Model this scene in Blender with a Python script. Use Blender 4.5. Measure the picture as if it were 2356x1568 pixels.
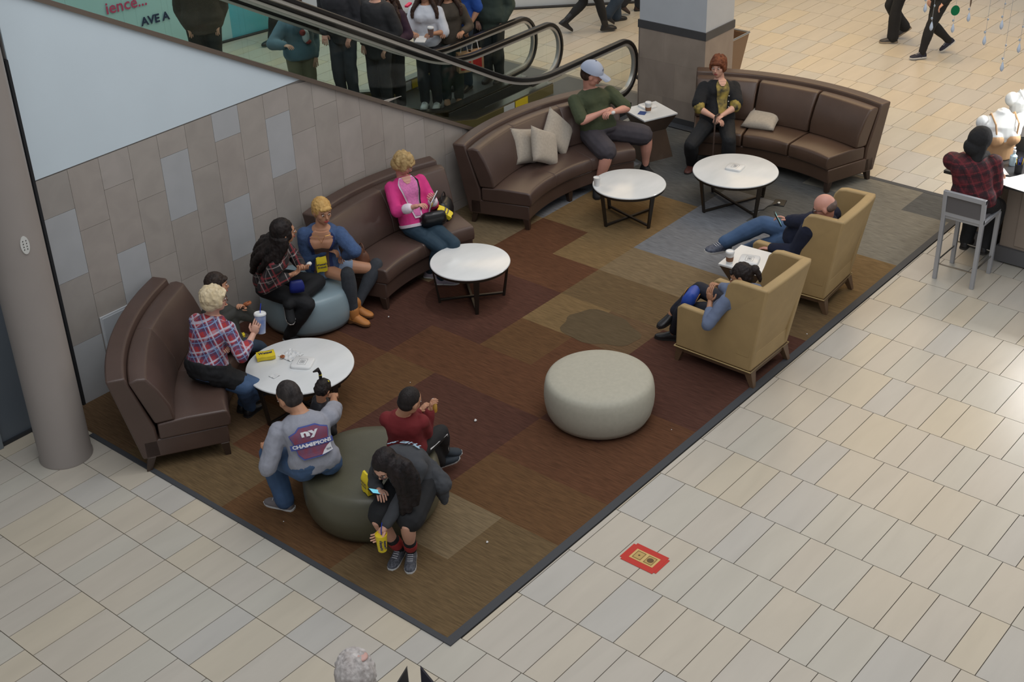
import bpy, bmesh, math, random
from mathutils import Vector, Matrix, Quaternion, noise
random.seed(7)
PI = math.pi
V = Vector
S = bpy.context.scene
COL = S.collection
for o in list(bpy.data.objects): bpy.data.objects.remove(o)

# ---------------------------------------------------------------- camera
cam_d = bpy.data.cameras.new('camera'); cam = bpy.data.objects.new('camera', cam_d); COL.objects.link(cam)
_f, _r, _roll, _p = 0.70782724, None, -0.03300319, 0.53565988
fw = V((math.cos(_p)*math.cos(_f), math.cos(_p)*math.sin(_f), -math.sin(_p)))
rt = fw.cross(V((0, 0, 1))).normalized(); up = rt.cross(fw)
c_, s_ = math.cos(_roll), math.sin(_roll)
R0 = c_*rt + s_*up; R1 = -s_*rt + c_*up
M = Matrix((R0, R1, -fw)).transposed().to_4x4(); M.translation = V((-4.9436, -4.88, 6.5479))
cam.matrix_world = M
cam_d.sensor_width = 36; cam_d.lens = 36*3098.11/2356; cam_d.clip_end = 200
S.camera = cam
S.cycles.transparent_max_bounces = 32
# ---------------------------------------------------------------- light
S.view_settings.view_transform = 'Standard'; S.view_settings.look = 'None'
S.view_settings.exposure = -0.06; S.view_settings.gamma = 1.0; S.view_settings.use_curve_mapping = False
W = bpy.data.worlds.new('mall_air'); S.world = W; W.use_nodes = True
bg = W.node_tree.nodes['Background']; bg.inputs[0].default_value = (0.74, 0.78, 0.84, 1); bg.inputs[1].default_value = 0.47
def area(name, loc, rot, sx, sy, power, col, spread=180):
    l = bpy.data.lights.new(name, 'AREA'); l.shape = 'RECTANGLE'; l.size = sx; l.size_y = sy; l.energy = power; l.color = col
    l.spread = math.radians(spread)
    o = bpy.data.objects.new(name, l); COL.objects.link(o); o.location = loc; o.rotation_euler = rot; return o
area('skylight', (2.5, -1.0, 10.5), (0, 0, 0), 12, 7, 540, (0.98, 0.985, 1.0))
area('skylight', (-5.0, -4.5, 11.0), (0, 0, 0), 8, 6, 210, (1.0, 0.985, 0.97))
area('warm_ceiling_light', (13.0, 5.5, 6.0), (0, 0, 0), 6, 9, 330, (1.0, 0.70, 0.36))
area('warm_ceiling_light', (12.0, -0.5, 6.5), (0, 0, 0), 5, 5, 170, (1.0, 0.72, 0.38))
area('shop_light', (7.0, 9.6, 4.5), (0, 0, 0), 6, 2.6, 75, (0.95, 0.97, 1.0))
def spot(name, loc, tgt, power, ang, col, size=.08, blend=.5):
    l = bpy.data.lights.new(name, 'SPOT'); l.energy = power; l.spot_size = math.radians(ang); l.color = col; l.spot_blend = blend; l.shadow_soft_size = size
    o = bpy.data.objects.new(name, l); COL.objects.link(o); o.location = loc
    o.rotation_euler = (V(tgt)-V(loc)).to_track_quat('-Z', 'Y').to_euler(); return o
spot('ceiling_downlight', (13.2, 3.2, 6.0), (13.2, 3.2, 0), 260, 60, (1, .72, .38), .12)
spot('ceiling_downlight', (4.2, 2.6, 6.5), (3.9, 3.25, .4), 190, 17, (1, .97, .92), .05)
spot('ceiling_downlight', (2.2, 1.2, 6.5), (1.1, 3.0, .4), 60, 30, (1, .97, .92), .05)

# ---------------------------------------------------------------- materials
def lin(c):
    return tuple(((x/255)/12.92 if x/255 <= .04045 else ((x/255+.055)/1.055)**2.4) for x in c)
MC = {}
def mat(name, rgb, rough=.6, var=0, scale=6, bump=0, bscale=60, metal=0, spec=.5, alpha=None, emit=None, stretch=None, rgb2=None, sheen=0, coat=0, island=0, detail=3):
    if name in MC: return MC[name]
    m = bpy.data.materials.new(name); m.use_nodes = True; MC[name] = m
    nt = m.node_tree; N = nt.nodes; L = nt.links; b = N['Principled BSDF']
    c = lin(rgb); b.inputs['Base Color'].default_value = (*c, 1); b.inputs['Roughness'].default_value = rough
    b.inputs['Metallic'].default_value = metal; b.inputs['Specular IOR Level'].default_value = spec
    if sheen: b.inputs['Sheen Weight'].default_value = sheen
    if coat: b.inputs['Coat Weight'].default_value = coat
    tc = N.new('ShaderNodeTexCoord'); mp = N.new('ShaderNodeMapping'); L.new(tc.outputs['Object'], mp.inputs['Vector'])
    if stretch: mp.inputs['Scale'].default_value = stretch
    if var or rgb2:
        n = N.new('ShaderNodeTexNoise'); n.inputs['Scale'].default_value = scale; n.inputs['Detail'].default_value = detail
        L.new(mp.outputs['Vector'], n.inputs['Vector'])
        r = N.new('ShaderNodeValToRGB'); L.new(n.outputs['Fac'], r.inputs['Fac'])
        r.color_ramp.elements[0].position = .3; r.color_ramp.elements[1].position = .7
        if rgb2: a, d = lin(rgb), lin(rgb2)
        else: a = tuple(x*(1-var) for x in c); d = tuple(min(1, x*(1+var)) for x in c)
        r.color_ramp.elements[0].color = (*a, 1); r.color_ramp.elements[1].color = (*d, 1)
        src = r.outputs['Color']
        if island:
            g = N.new('ShaderNodeNewGeometry'); h = N.new('ShaderNodeHueSaturation')
            mr = N.new('ShaderNodeMapRange'); mr.inputs[3].default_value = 1-island; mr.inputs[4].default_value = 1+island
            L.new(g.outputs['Random Per Island'], mr.inputs[0]); L.new(mr.outputs[0], h.inputs['Value']); L.new(src, h.inputs['Color']); src = h.outputs['Color']
        L.new(src, b.inputs['Base Color'])
    if bump:
        n2 = N.new('ShaderNodeTexNoise'); n2.inputs['Scale'].default_value = bscale; L.new(mp.outputs['Vector'], n2.inputs['Vector'])
        bp = N.new('ShaderNodeBump'); bp.inputs['Strength'].default_value = bump; bp.inputs['Distance'].default_value = .01
        L.new(n2.outputs['Fac'], bp.inputs['Height']); L.new(bp.outputs['Normal'], b.inputs['Normal'])
    if alpha is not None: b.inputs['Alpha'].default_value = alpha
    if emit: b.inputs['Emission Color'].default_value = (*lin(emit[0]), 1); b.inputs['Emission Strength'].default_value = emit[1]
    return m
def tile_mat(name, cols, rough, nscale, stretch, namt=.06, bumpy=0):
    "stone tiles: each separate tile takes its own tint, with soft veins along its length"
    m = bpy.data.materials.new(name); m.use_nodes = True; MC[name] = m
    nt = m.node_tree; N = nt.nodes; L = nt.links; b = N['Principled BSDF']; b.inputs['Roughness'].default_value = rough
    g = N.new('ShaderNodeNewGeometry'); r = N.new('ShaderNodeValToRGB'); r.color_ramp.interpolation = 'CONSTANT'
    L.new(g.outputs['Random Per Island'], r.inputs['Fac'])
    for i, cc in enumerate(cols):
        e = r.color_ramp.elements[i] if i < 2 else r.color_ramp.elements.new(i/len(cols))
        e.position = i/len(cols); e.color = (*lin(cc), 1)
    tc = N.new('ShaderNodeTexCoord'); mp = N.new('ShaderNodeMapping'); mp.inputs['Scale'].default_value = stretch
    L.new(tc.outputs['Object'], mp.inputs['Vector'])
    n = N.new('ShaderNodeTexNoise'); n.inputs['Scale'].default_value = nscale; n.inputs['Detail'].default_value = 4
    n.inputs['Distortion'].default_value = .6; L.new(mp.outputs['Vector'], n.inputs['Vector'])
    mr = N.new('ShaderNodeMapRange'); mr.inputs[1].default_value = .25; mr.inputs[2].default_value = .75
    mr.inputs[3].default_value = 1-namt; mr.inputs[4].default_value = 1+namt; L.new(n.outputs['Fac'], mr.inputs[0])
    h = N.new('ShaderNodeHueSaturation'); L.new(mr.outputs[0], h.inputs['Value']); L.new(r.outputs['Color'], h.inputs['Color'])
    L.new(h.outputs['Color'], b.inputs['Base Color'])
    return m
def plaid(name, base, c1, c2, c3, s=.11, rough=.8):
    m = bpy.data.materials.new(name); m.use_nodes = True; MC[name] = m
    nt = m.node_tree; N = nt.nodes; L = nt.links; b = N['Principled BSDF']; b.inputs['Roughness'].default_value = rough
    tc = N.new('ShaderNodeTexCoord'); mp = N.new('ShaderNodeMapping'); mp.inputs['Rotation'].default_value = (.25, .2, .6)
    L.new(tc.outputs['Object'], mp.inputs['Vector']); sp = N.new('ShaderNodeSeparateXYZ'); L.new(mp.outputs['Vector'], sp.inputs[0])
    def band(out, off, w, per):
        a = N.new('ShaderNodeMath'); a.operation = 'ADD'; a.inputs[1].default_value = 10+off; L.new(out, a.inputs[0])
        q = N.new('ShaderNodeMath'); q.operation = 'MODULO'; q.inputs[1].default_value = per; L.new(a.outputs[0], q.inputs[0])
        l = N.new('ShaderNodeMath'); l.operation = 'LESS_THAN'; l.inputs[1].default_value = w; L.new(q.outputs[0], l.inputs[0]); return l.outputs[0]
    def add(a, c):
        q = N.new('ShaderNodeMath'); q.operation = 'ADD'; L.new(a, q.inputs[0]); L.new(c, q.inputs[1]); return q.outputs[0]
    col = None
    prev = N.new('ShaderNodeRGB'); prev.outputs[0].default_value = (*lin(base), 1); cur = prev.outputs[0]
    for cc, off, w, k in ((c1, 0, s*.42, .55), (c2, s*.5, s*.13, .75), (c3, s*.78, s*.07, .8)):
        for ax in ('X', 'Z', 'Y'):
            f = band(sp.outputs[ax], off, w, s)
            q = N.new('ShaderNodeMath'); q.operation = 'MULTIPLY'; q.inputs[1].default_value = k*(1 if ax != 'Y' else .45); L.new(f, q.inputs[0])
            mx = N.new('ShaderNodeMix'); mx.data_type = 'RGBA'; L.new(q.outputs[0], mx.inputs[0]); L.new(cur, mx.inputs[6]); mx.inputs[7].default_value = (*lin(cc), 1)
            cur = mx.outputs[2]
    L.new(cur, b.inputs['Base Color']); return m
def glass(name, tint, rough=0.02, dens=.5):
    "thin glass pane: mostly transparent with a Fresnel reflection"
    m = bpy.data.materials.new(name); m.use_nodes = True; MC[name] = m
    nt = m.node_tree; N = nt.nodes; L = nt.links; N.remove(N['Principled BSDF']); out = N['Material Output']
    t = N.new('ShaderNodeBsdfTransparent'); t.inputs[0].default_value = (*tint, 1)
    g = N.new('ShaderNodeBsdfGlossy'); g.inputs['Roughness'].default_value = rough
    fr = N.new('ShaderNodeLayerWeight'); fr.inputs[0].default_value = .12
    mx = N.new('ShaderNodeMixShader'); L.new(fr.outputs['Fresnel'], mx.inputs[0]); L.new(t.outputs[0], mx.inputs[1]); L.new(g.outputs[0], mx.inputs[2])
    L.new(mx.outputs[0], out.inputs[0]); return m

# ---------------------------------------------------------------- mesh builder
class MB:
    def __init__(s): s.v = []; s.f = []; s.m = []; s.mi = 0
    def add(s, vs, fs):
        k = len(s.v); s.v += [tuple(v) for v in vs]
        for f in fs: s.f.append([i+k for i in f]); s.m.append(s.mi)
        return s
    def box(s, c, d, rot=None, taper=None):
        c = V(c); vs = []
        for z in (-1, 1):
            k = taper if (taper and z > 0) else 1
            for x, y in ((-1, -1), (1, -1), (1, 1), (-1, 1)):
                p = V((x*d[0]/2*k, y*d[1]/2*k, z*d[2]/2)); p = rot @ p if rot else p; vs.append(c+p)
        return s.add(vs, [(3, 2, 1, 0), (4, 5, 6, 7), (0, 1, 5, 4), (1, 2, 6, 5), (2, 3, 7, 6), (3, 0, 4, 7)])
    def hexa(s, p):  # 8 points: bottom 4 ccw, top 4 ccw
        return s.add(p, [(3, 2, 1, 0), (4, 5, 6, 7), (0, 1, 5, 4), (1, 2, 6, 5), (2, 3, 7, 6), (3, 0, 4, 7)])
    def loft(s, rings, cap=True, closed=True):
        n = len(rings[0]); vs = [p for r in rings for p in r]; fs = []
        for i in range(len(rings)-1):
            for j in range(n if closed else n-1):
                a = i*n+j; b = i*n+(j+1) % n; fs.append((a, b, b+n, a+n))
        if cap and closed: fs.append(tuple(range(n))[::-1]); fs.append(tuple(range((len(rings)-1)*n, len(rings)*n)))
        return s.add(vs, fs)
    def tube(s, pts, rad, n=10, caps=True, flat=None):
        pts = [V(p) for p in pts]; k = len(pts)
        if not hasattr(rad, '__len__'): rad = [rad]*k
        rings = []; prev = None
        for i, p in enumerate(pts):
            t = (pts[min(i+1, k-1)]-pts[max(i-1, 0)])
            t = t.normalized() if t.length > 1e-9 else V((0, 0, 1))
            if prev is None:
                a = t.cross(V((0, 0, 1)))
                if a.length < .05: a = t.cross(V((1, 0, 0)))
                a.normalize()
            else:
                a = prev - t*prev.dot(t); a.normalize()
            b = t.cross(a); prev = a
            rings.append([p + rad[i]*(math.cos(2*PI*j/n)*a+math.sin(2*PI*j/n)*b) for j in range(n)])
        return s.loft(rings, caps)
    def capsule(s, p0, p1, r0, r1, n=12):
        p0, p1 = V(p0), V(p1); d = p1-p0; L = d.length; d = d.normalized() if L > 1e-6 else V((0, 0, 1))
        P_ = []; R_ = []
        for a in (80, 55, 28, 0): P_.append(p0-d*r0*math.sin(math.radians(a))); R_.append(r0*math.cos(math.radians(a)))
        for a in (0, 28, 55, 80): P_.append(p1+d*r1*math.sin(math.radians(a))); R_.append(r1*math.cos(math.radians(a)))
        return s.tube(P_, R_, n)
    def ell(s, c, rad, B=None, n=14, m=9, fn=None):
        c = V(c); B = B or Matrix.Identity(3); rings = []
        for i in range(m+1):
            t = -PI/2+PI*(i+.0001)/(m+.0002) if 0 < i < m else (-PI/2*.97 if i == 0 else PI/2*.97)
            rings.append([c + B @ V((rad[0]*math.cos(t)*math.cos(2*PI*j/n), rad[1]*math.cos(t)*math.sin(2*PI*j/n), rad[2]*math.sin(t))) for j in range(n)])
        return s.loft(rings)
    def lathe(s, c, prof, n=48, B=None):
        c = V(c); rings = [[c+(B or Matrix.Identity(3)) @ V((r*math.cos(2*PI*j/n), r*math.sin(2*PI*j/n), z)) for j in range(n)] for r, z in prof]
        return s.loft(rings)
    def mesh(s, name, mats):
        me = bpy.data.meshes.new(name); me.from_pydata(s.v, [], s.f)
        for m_ in mats: me.materials.append(m_)
        for p, i in zip(me.polygons, s.m): p.material_index = min(i, len(mats)-1)
        return me
def finish(me, smooth):
    if smooth is None: return
    me.polygons.foreach_set('use_smooth', [True]*len(me.polygons))
    if smooth < 180:
        bm = bmesh.new(); bm.from_mesh(me)
        for e in bm.edges:
            if len(e.link_faces) == 2 and e.calc_face_angle(0) > math.radians(smooth): e.smooth = False
        bm.to_mesh(me); bm.free()
def recalc(me):
    bm = bmesh.new(); bm.from_mesh(me); bmesh.ops.recalc_face_normals(bm, faces=bm.faces); bm.to_mesh(me); bm.free()
def obj(name, mb, mats, parent=None, smooth=35, bevel=0, remesh=None, smoothit=0, disp=None, seg=2):
    if not isinstance(mats, (list, tuple)): mats = [mats]
    me = mb.mesh(name, mats) if isinstance(mb, MB) else mb
    if isinstance(mb, MB): recalc(me)
    o = bpy.data.objects.new(name, me); COL.objects.link(o)
    if remesh or disp:
        if remesh:
            r = o.modifiers.new('r', 'REMESH'); r.mode = 'VOXEL'; r.voxel_size = remesh; r.use_smooth_shade = True
        if smoothit:
            q = o.modifiers.new('s', 'SMOOTH'); q.iterations = smoothit; q.factor = .5
        if disp:
            tx = bpy.data.textures.get('clouds%g' % disp[1]) or bpy.data.textures.new('clouds%g' % disp[1], 'CLOUDS')
            tx.noise_scale = disp[1]
            d = o.modifiers.new('d', 'DISPLACE'); d.texture = tx; d.strength = disp[0]; d.mid_level = .5; d.texture_coords = 'GLOBAL'
        dg = bpy.context.evaluated_depsgraph_get()
        me2 = bpy.data.meshes.new_from_object(o.evaluated_get(dg)); me2.name = name
        o.modifiers.clear(); o.data = me2; bpy.data.meshes.remove(me); me = me2
        if not len(me.materials):
            for m_ in mats: me.materials.append(m_)
        me.polygons.foreach_set('use_smooth', [True]*len(me.polygons))
    else: finish(me, smooth)
    if bevel:
        b = o.modifiers.new('bevel', 'BEVEL'); b.width = bevel; b.segments = seg; b.limit_method = 'ANGLE'; b.angle_limit = math.radians(30); b.harden_normals = False
    if parent is not None:
        o.parent = parent; o.matrix_parent_inverse = Matrix.Identity(4)
        # geometry is written in world space: shift into the parent's frame
        o.data.transform(parent.matrix_basis.inverted())
    return o
def thing(name, label, cat, loc=(0, 0, 0), group=None, rz=0):
    o = bpy.data.objects.new(name, None); COL.objects.link(o); o.location = loc; o.rotation_euler = (0, 0, rz)
    o.matrix_basis = Matrix.Translation(V(loc)) @ Matrix.Rotation(rz, 4, 'Z')
    o['label'] = label; o['category'] = cat; o.empty_display_size = .1
    if group: o['group'] = group
    return o
def tag(o, label, cat, group=None, kind=None):
    if label: o['label'] = label
    if cat: o['category'] = cat
    if group: o['group'] = group
    if kind: o['kind'] = kind
    return o
def struct(name, mb, mats, label=None, **k):
    o = obj(name, mb, mats, **k); o['kind'] = 'structure'
    if label: o['label'] = label
    return o
def text_mesh(txt, size, off=0):
    c = bpy.data.curves.new('lettering', 'FONT'); c.body = txt; c.size = size; c.align_x = 'CENTER'; c.align_y = 'CENTER'; c.offset = off; c.resolution_u = 2
    o = bpy.data.objects.new('lettering', c); COL.objects.link(o)
    me = bpy.data.meshes.new_from_object(o.evaluated_get(bpy.context.evaluated_depsgraph_get()))
    bpy.data.objects.remove(o); return me
def text_on(name, txt, size, fn, m, parent, off=.0, cuts=0):
    "flat lettering whose (u,v) points go through fn onto a surface"
    me = text_mesh(txt, size, off)
    bm = bmesh.new(); bm.from_mesh(me)
    for v in bm.verts: v.co = fn(v.co.x, v.co.y)
    bm.to_mesh(me); bm.free(); me.materials.clear(); me.materials.append(m)
    return obj(name, me, m, parent, smooth=None)

# ================================================================= SETTING
stone = tile_mat('sandstone floor tile', [(190, 181, 165), (187, 180, 168), (192, 182, 163), (182, 178, 170), (189, 181, 167), (186, 181, 169)], .32, 2.2, (.6, 3, 1), .05)
grout = mat('floor grout', (92, 85, 73), .9)
wallstone = tile_mat('limestone wall tile', [(160, 152, 145), (154, 146, 139), (163, 156, 150), (151, 144, 138), (167, 160, 155), (157, 149, 141), (159, 152, 146), (184, 187, 194)], .5, 3, (1.4, 1, 1.4), .07)
pilstone = tile_mat('brown limestone pillar tile', [(150, 136, 124), (144, 131, 120), (155, 141, 128)], .5, 3, (1.6, 1.6, 1), .12)

ROWU = [-.02, -.254, -.558, -.862, -1.076, -1.381, -1.591, -1.896]
ROWV = [-.056, -.34, -.558, -.769, -.979, -1.286, -1.496, -1.801]
def joints(base, lo, hi, ph):
    b = sorted(base); pat = [.305, .213, .305, .305, .213]
    k = ph
    while b[0] > lo: b.insert(0, b[0]-pat[k % 5]); k += 1
    k = ph+2
    while b[-1] < hi: b.append(b[-1]+pat[k % 5]); k += 1
    return b
LP = [.584, .888, 1.104, 1.411, 1.718, 1.925, 2.234, 2.532, 2.747, 3.053, 3.267, 3.564]
LQ = [.686, .99, 1.295, 1.507, 1.812, 2.11, 2.331, 2.63, 2.842, 3.156, 3.366, 3.67]
fl = MB(); gr = MB()
gr.box((6, 3, -.06), (30, 30, .1))
xs = [-9.17+.61*i for i in range(14)]+[-.635, -.268, .107]+[.107+.61*i for i in range(1, 34)]
xs = [x for x in xs if x < -.7]+[-.635, -.268]+[x for x in xs if x > 0]
xs = sorted(set(round(x, 3) for x in xs))
g = .003
for i in range(len(xs)-1):
    x0, x1 = xs[i], xs[i+1]
    if x1 < .2: js = joints(LP if (i % 2 == (xs.index(-1.245) % 2 if -1.245 in xs else 0)) else LQ, -9, 16, i)
    else: js = joints(ROWU if i % 2 else ROWV, -9, 16, i*2)
    if x0 == -.635: js = joints(LQ, -9, 16, 0)
    if x0 == -.268: js = joints(LP, -9, 16, 0)
    for j in range(len(js)-1):
        y0, y1 = js[j], js[j+1]
        if x0 > .1 and x1 < 8.8 and y0 > .1 and y1 < 4.6: continue
        if y0 > 12.5 or y1 < -8: continue
        if -.02 < x0 < 8.5 and y0 < 0 and y1 > 0: y1 = -.005 if y1 > .005 else y1
        if y1-y0 < .01: continue
        k = len(fl.v)
        fl.hexa([(x0+g, y0+g, -.03), (x1-g, y0+g, -.03), (x1-g, y1-g, -.03), (x0+g, y1-g, -.03), (x0+g, y0+g, 0), (x1-g, y0+g, 0), (x1-g, y1-g, 0), (x0+g, y1-g, 0)])
struct('floor', gr, grout, 'grey mortar bed under the mall floor tiles')
struct('floor', fl, stone, 'pale sandstone mall floor laid in long staggered tiles', smooth=None)

# carpet -------------------------------------------------------------
CP = {'R': (82, 55, 46), 'r': (94, 64, 46), 'O': (98, 72, 49), 'B': (103, 85, 61), 'T': (120, 104, 80), 'G': (116, 118, 122), 'D': (90, 90, 88), 'Y': (119, 98, 68), 'g': (122, 118, 108), 'N': (100, 80, 59)}
rows = ['BBOrrRRRBYYggD', 'BTOrRRRBBGGggg', 'OORRrrNBTGGDDg', 'OORRrOYBTGGGDD', 'BrOOrRRrYYYDDD', 'BNOrRRRrrYYDDD', 'NNOrRRTTTGGGDD', 'NNORRRTTTGGGDD']
def carpet_mat(k, c):
    return mat('woven carpet '+k, tuple(int(x*.88) for x in c), .95, scale=9, stretch=(9, .8, 1), rgb2=tuple(min(255, int(x*1.12)) for x in c), bump=.3, bscale=160, spec=.1, detail=6)
keys = list(CP); cb = MB()
cx = [.045]+[.04+.6316*i for i in range(1, 14)]+[8.82]; cy = [.07]+[.63, 1.255, 1.87, 2.49, 3.1, 3.73, 4.35]+[4.646]
for j, row in enumerate(rows):
    for i, ch in enumerate(row):
        cb.mi = keys.index(ch)
        cb.add([(cx[i], cy[j], .008), (cx[i+1], cy[j], .008), (cx[i+1], cy[j+1], .008), (cx[i], cy[j+1], .008)], [(0, 1, 2, 3)])
CT = thing('carpet', 'large patchwork carpet in brown, tan and grey under the lounge seating', 'carpet', (4.4, 2.3, 0))
obj('pile', cb, [carpet_mat(k, CP[k]) for k in keys], CT, smooth=None)
bd = MB()
for a, b_ in (((0, 0), (8.89, .07)), ((0, .07), (.045, 4.2)), ((8.82, .07), (8.89, 3.68))):
    bd.hexa([(a[0], a[1], 0), (b_[0], a[1], 0), (b_[0], b_[1], 0), (a[0], b_[1], 0), (a[0], a[1], .01), (b_[0], a[1], .01), (b_[0], b_[1], .01), (a[0], b_[1], .01)])
bd.box((8.90, 4.14, .004), (.20, .95, .008)); obj('edging', bd, mat('dark rubber edging', (62, 64, 68), .7), CT, smooth=None)
# damp stain
st = MB(); ring = []
for k in range(36):
    a = 2*PI*k/36; r_ = 1+.08*math.sin(3*a+1)+.05*math.sin(7*a)
    ring.append((4.12+.30*r_*math.cos(a+.4), 1.76+.40*r_*math.sin(a+.4), .0095))
st.add(ring, [tuple(range(36))])
obj('damp_stain', st, mat('damp carpet', (84, 72, 54), .95, scale=9, stretch=(9, .8, 1), rgb2=(98, 84, 64), spec=.1), CT, smooth=None)

# wall under the escalator --------------------------------------------
WY = 4.648; Z0 = 2.17
def slope(x): return 2.174-.5417*(x-3.294)
XE = 7.25
wb = MB(); random.seed(3)
wallb = MB()
wallb.hexa([(.28, WY+.012, 0), (XE, WY+.012, 0), (XE, WY+.2, 0), (.28, WY+.2, 0), (.28, WY+.012, slope(.28)-.02), (XE, WY+.012, .01), (XE, WY+.2, .01), (.28, WY+.2, slope(.28)-.02)])
white = mat('white painted plaster', (212, 226, 234), .55, var=.02, scale=2)
struct('wall_left', wallb, mat('wall core', (150, 145, 140), .8), 'backing of the wall beneath the escalator')
up_ = MB()
up_.hexa([(.28, WY-.004, Z0+.012), (3.272, WY-.004, Z0+.012), (3.272, WY+.014, Z0+.012), (.28, WY+.014, Z0+.012), (.28, WY-.004, slope(.28)-.03), (3.272, WY-.004, slope(3.272)-.03), (3.272, WY+.014, slope(3.272)-.03), (.28, WY+.014, slope(.28)-.03)])
struct('wall_left', up_, white, 'white painted upper wall beneath the sloping escalator edge', smooth=None)
k = 0
whites = {(1, 1), (4, 1), (6, 0), (8, 1), (2, 2), (5, 2), (11, 0), (0, 1), (8, -9)}
tb = MB(); tbw = MB()
for i in range(24):
    x0 = .28+.305*i+.0015; x1 = x0+.302
    offs = [0, .61-.30, .61-.05, .61-.22][i % 4]
    z = Z0; tops = []
    first = [.35, .57, .30, .52, .22, .45, .27, .55, .24, .50, .33, .58][i % 12]
    zz = [Z0, Z0-first]
    while zz[-1] > 0: zz.append(zz[-1]-.61)
    for q in range(len(zz)-1):
        zt, zb = zz[q], max(0, zz[q+1])
        if zt <= .01: continue
        t0 = min(zt, slope(x0)-.02); t1 = min(zt, slope(x1)-.02)
        if t0 <= zb+.01: continue
        t1 = max(t1, zb+.001)
        dst = tbw if (i, q) in {(0, 1), (4, 1), (6, 0), (8, 1), (2, 2), (6, 2), (12, 0), (0, 3)} else tb
        if (i, q) == (1, 3): dst = tbw
        dst.hexa([(x0, WY, zb+.0015), (x1, WY, zb+.0015), (x1, WY+.015, zb+.0015), (x0, WY+.015, zb+.0015), (x0, WY, t0-.0015), (x1, WY, t1-.0015), (x1, WY+.015, t1-.0015), (x0, WY+.015, t0-.0015)])
wallstone2 = tile_mat('limestone wall tile warm', [(168, 161, 154), (164, 157, 150), (170, 163, 156), (162, 156, 150), (171, 164, 158), (166, 158, 151)], .5, 3, (1.4, 1, 1.4), .09)
struct('wall_left', tb, wallstone2, 'beige stone tiles of the wall under the escalator', smooth=None)
struct('wall_left', tbw, mat('pale wall tile', (176, 178, 180), .45, var=.04, scale=4), 'scattered paler stone tiles of the wall under the escalator', smooth=None)
# sloping metal edge
ed = MB()
x0, x1 = -1.2, XE
ed.hexa([(x0, WY-.03, slope(x0)-.045), (x1, WY-.03, slope(x1)-.045), (x1, WY+.22, slope(x1)-.045), (x0, WY+.22, slope(x0)-.045), (x0, WY-.03, slope(x0)), (x1, WY-.03, slope(x1)), (x1, WY+.22, slope(x1)), (x0, WY+.22, slope(x0))])
struct('trim_1', ed, mat('brown anodised metal', (128, 116, 106), .35, metal=.6), 'sloping metal edge along the top of the escalator wall')
# black joint at wall end, door wall and access panel
jb = MB(); jb.box((.268, WY+.02, 1.6), (.024, .06, 3.2)); struct('trim_2', jb, mat('black joint', (32, 33, 36), .7), 'dark vertical joint at the end of the tiled wall')
dw = MB(); dw.box((-1.9, WY+.08, 2.2), (4.3, .1, 4.4)); struct('wall_left', dw, mat('slate blue panel', (88, 96, 104), .45), 'slate grey wall panels beside the round column')
bb = MB(); bb.box((-1.9, WY+.02, .015), (4.3, .03, .03)); struct('baseboard_left', bb, mat('black base', (38, 40, 44), .6))
DR = thing('door_1', 'grey blue service door at the left edge beside the round column', 'door', (-1.1, WY, 0)); DR['kind'] = 'structure'; del DR['category']
b = MB(); b.box((-1.1, WY+.02, 1.1), (1.0, .03, 2.15)); obj('leaf', b, mat('slate door', (98, 108, 116), .4), DR, bevel=.004)
b = MB(); b.box((-.58, WY+.01, 1.1), (.05, .05, 2.2)); obj('jamb', b, mat('slate frame', (112, 120, 126), .4), DR, bevel=.004)
# access panel
AP = thing('access_panel', 'white square access panel in the tiled wall behind the leather sofa', 'wall panel', (.74, WY, .58))
b = MB(); b.box((.745, WY-.008, .59), (.31, .012, .33)); obj('frame', b, mat('white panel frame', (186, 190, 194), .4), AP, bevel=.003)
b = MB(); b.box((.745, WY-.016, .59), (.27, .006, .29)); obj('door', b, mat('white panel', (170, 174, 178), .4), AP, bevel=.003)
# red bottle sign on the slate wall
bs = MB(); prof = [(.0, .05), (.05, .075), (.12, .072), (.19, .062), (.27, .072), (.34, .06), (.42, .03), (.47, .026), (.5, .026)]
vs = [(-.125-w, 0, .82+z) for z, w in prof]+[(-.125+w, 0, .82+z) for z, w in prof[::-1]]
n = len(vs); bs.add([(x, WY-.0, z) for x, y, z in vs]+[(x, WY+.03, z) for x, y, z in vs], [tuple(range(n)), tuple(range(n, 2*n))[::-1]]+[(i, (i+1) % n, (i+1) % n+n, i+n) for i in range(n)])
BS = thing('bottle_sign', 'red bottle-shaped sign on the slate wall left of the round column', 'sign', (-.125, WY, 1.0))
obj('board', bs, mat('red sign', (160, 28, 30), .35), BS)
text_on('lettering', 'Coca', .075, lambda u, v: V((-.125+u, WY-.004, 1.06+v)), mat('white ink', (235, 235, 235), .5), BS, .001)

# round column ---------------------------------------------------------
b = MB(); b.lathe((-.285, 4.12, 0), [(.222, 0), (.222, .02), (.215, .03), (.213, 5.2)], 64)
RC = struct('column', b, mat('taupe painted column', (142, 134, 128), .42, var=.03, scale=3), 'round taupe column at the left edge of the carpet')
cs_ = thing('outlet_cover', 'small white oval speaker plate on the round column', 'wall plate', (-.43, 3.95, 2.1))
cdir = V((-4.94+.285, -4.88-4.12, 0)).normalized(); cc = V((-.285, 4.12, 0))+cdir*.2135; sd_ = V((-cdir.y, cdir.x, 0))
def onc(u, z, e=.004): a = -u/.2135; d = Matrix.Rotation(a, 3, 'Z') @ cdir; return V((-.285, 4.12, z))+d*(.2135+e)
def disc_on(fn, u0, z0, ru, rz_, e, n=20): return [fn(u0+ru*math.cos(2*PI*k/n), z0+rz_*math.sin(2*PI*k/n), e) for k in range(n)]
b = MB(); b.loft([disc_on(onc, -.065, 2.06, .034, .075, 0), disc_on(onc, -.065, 2.06, .034, .075, .008)]); obj('plate', b, mat('white plastic', (205, 205, 200), .4), cs_)
b = MB(); b.box((-.285, 4.12, 2), (.01, .01, .01))
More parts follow.
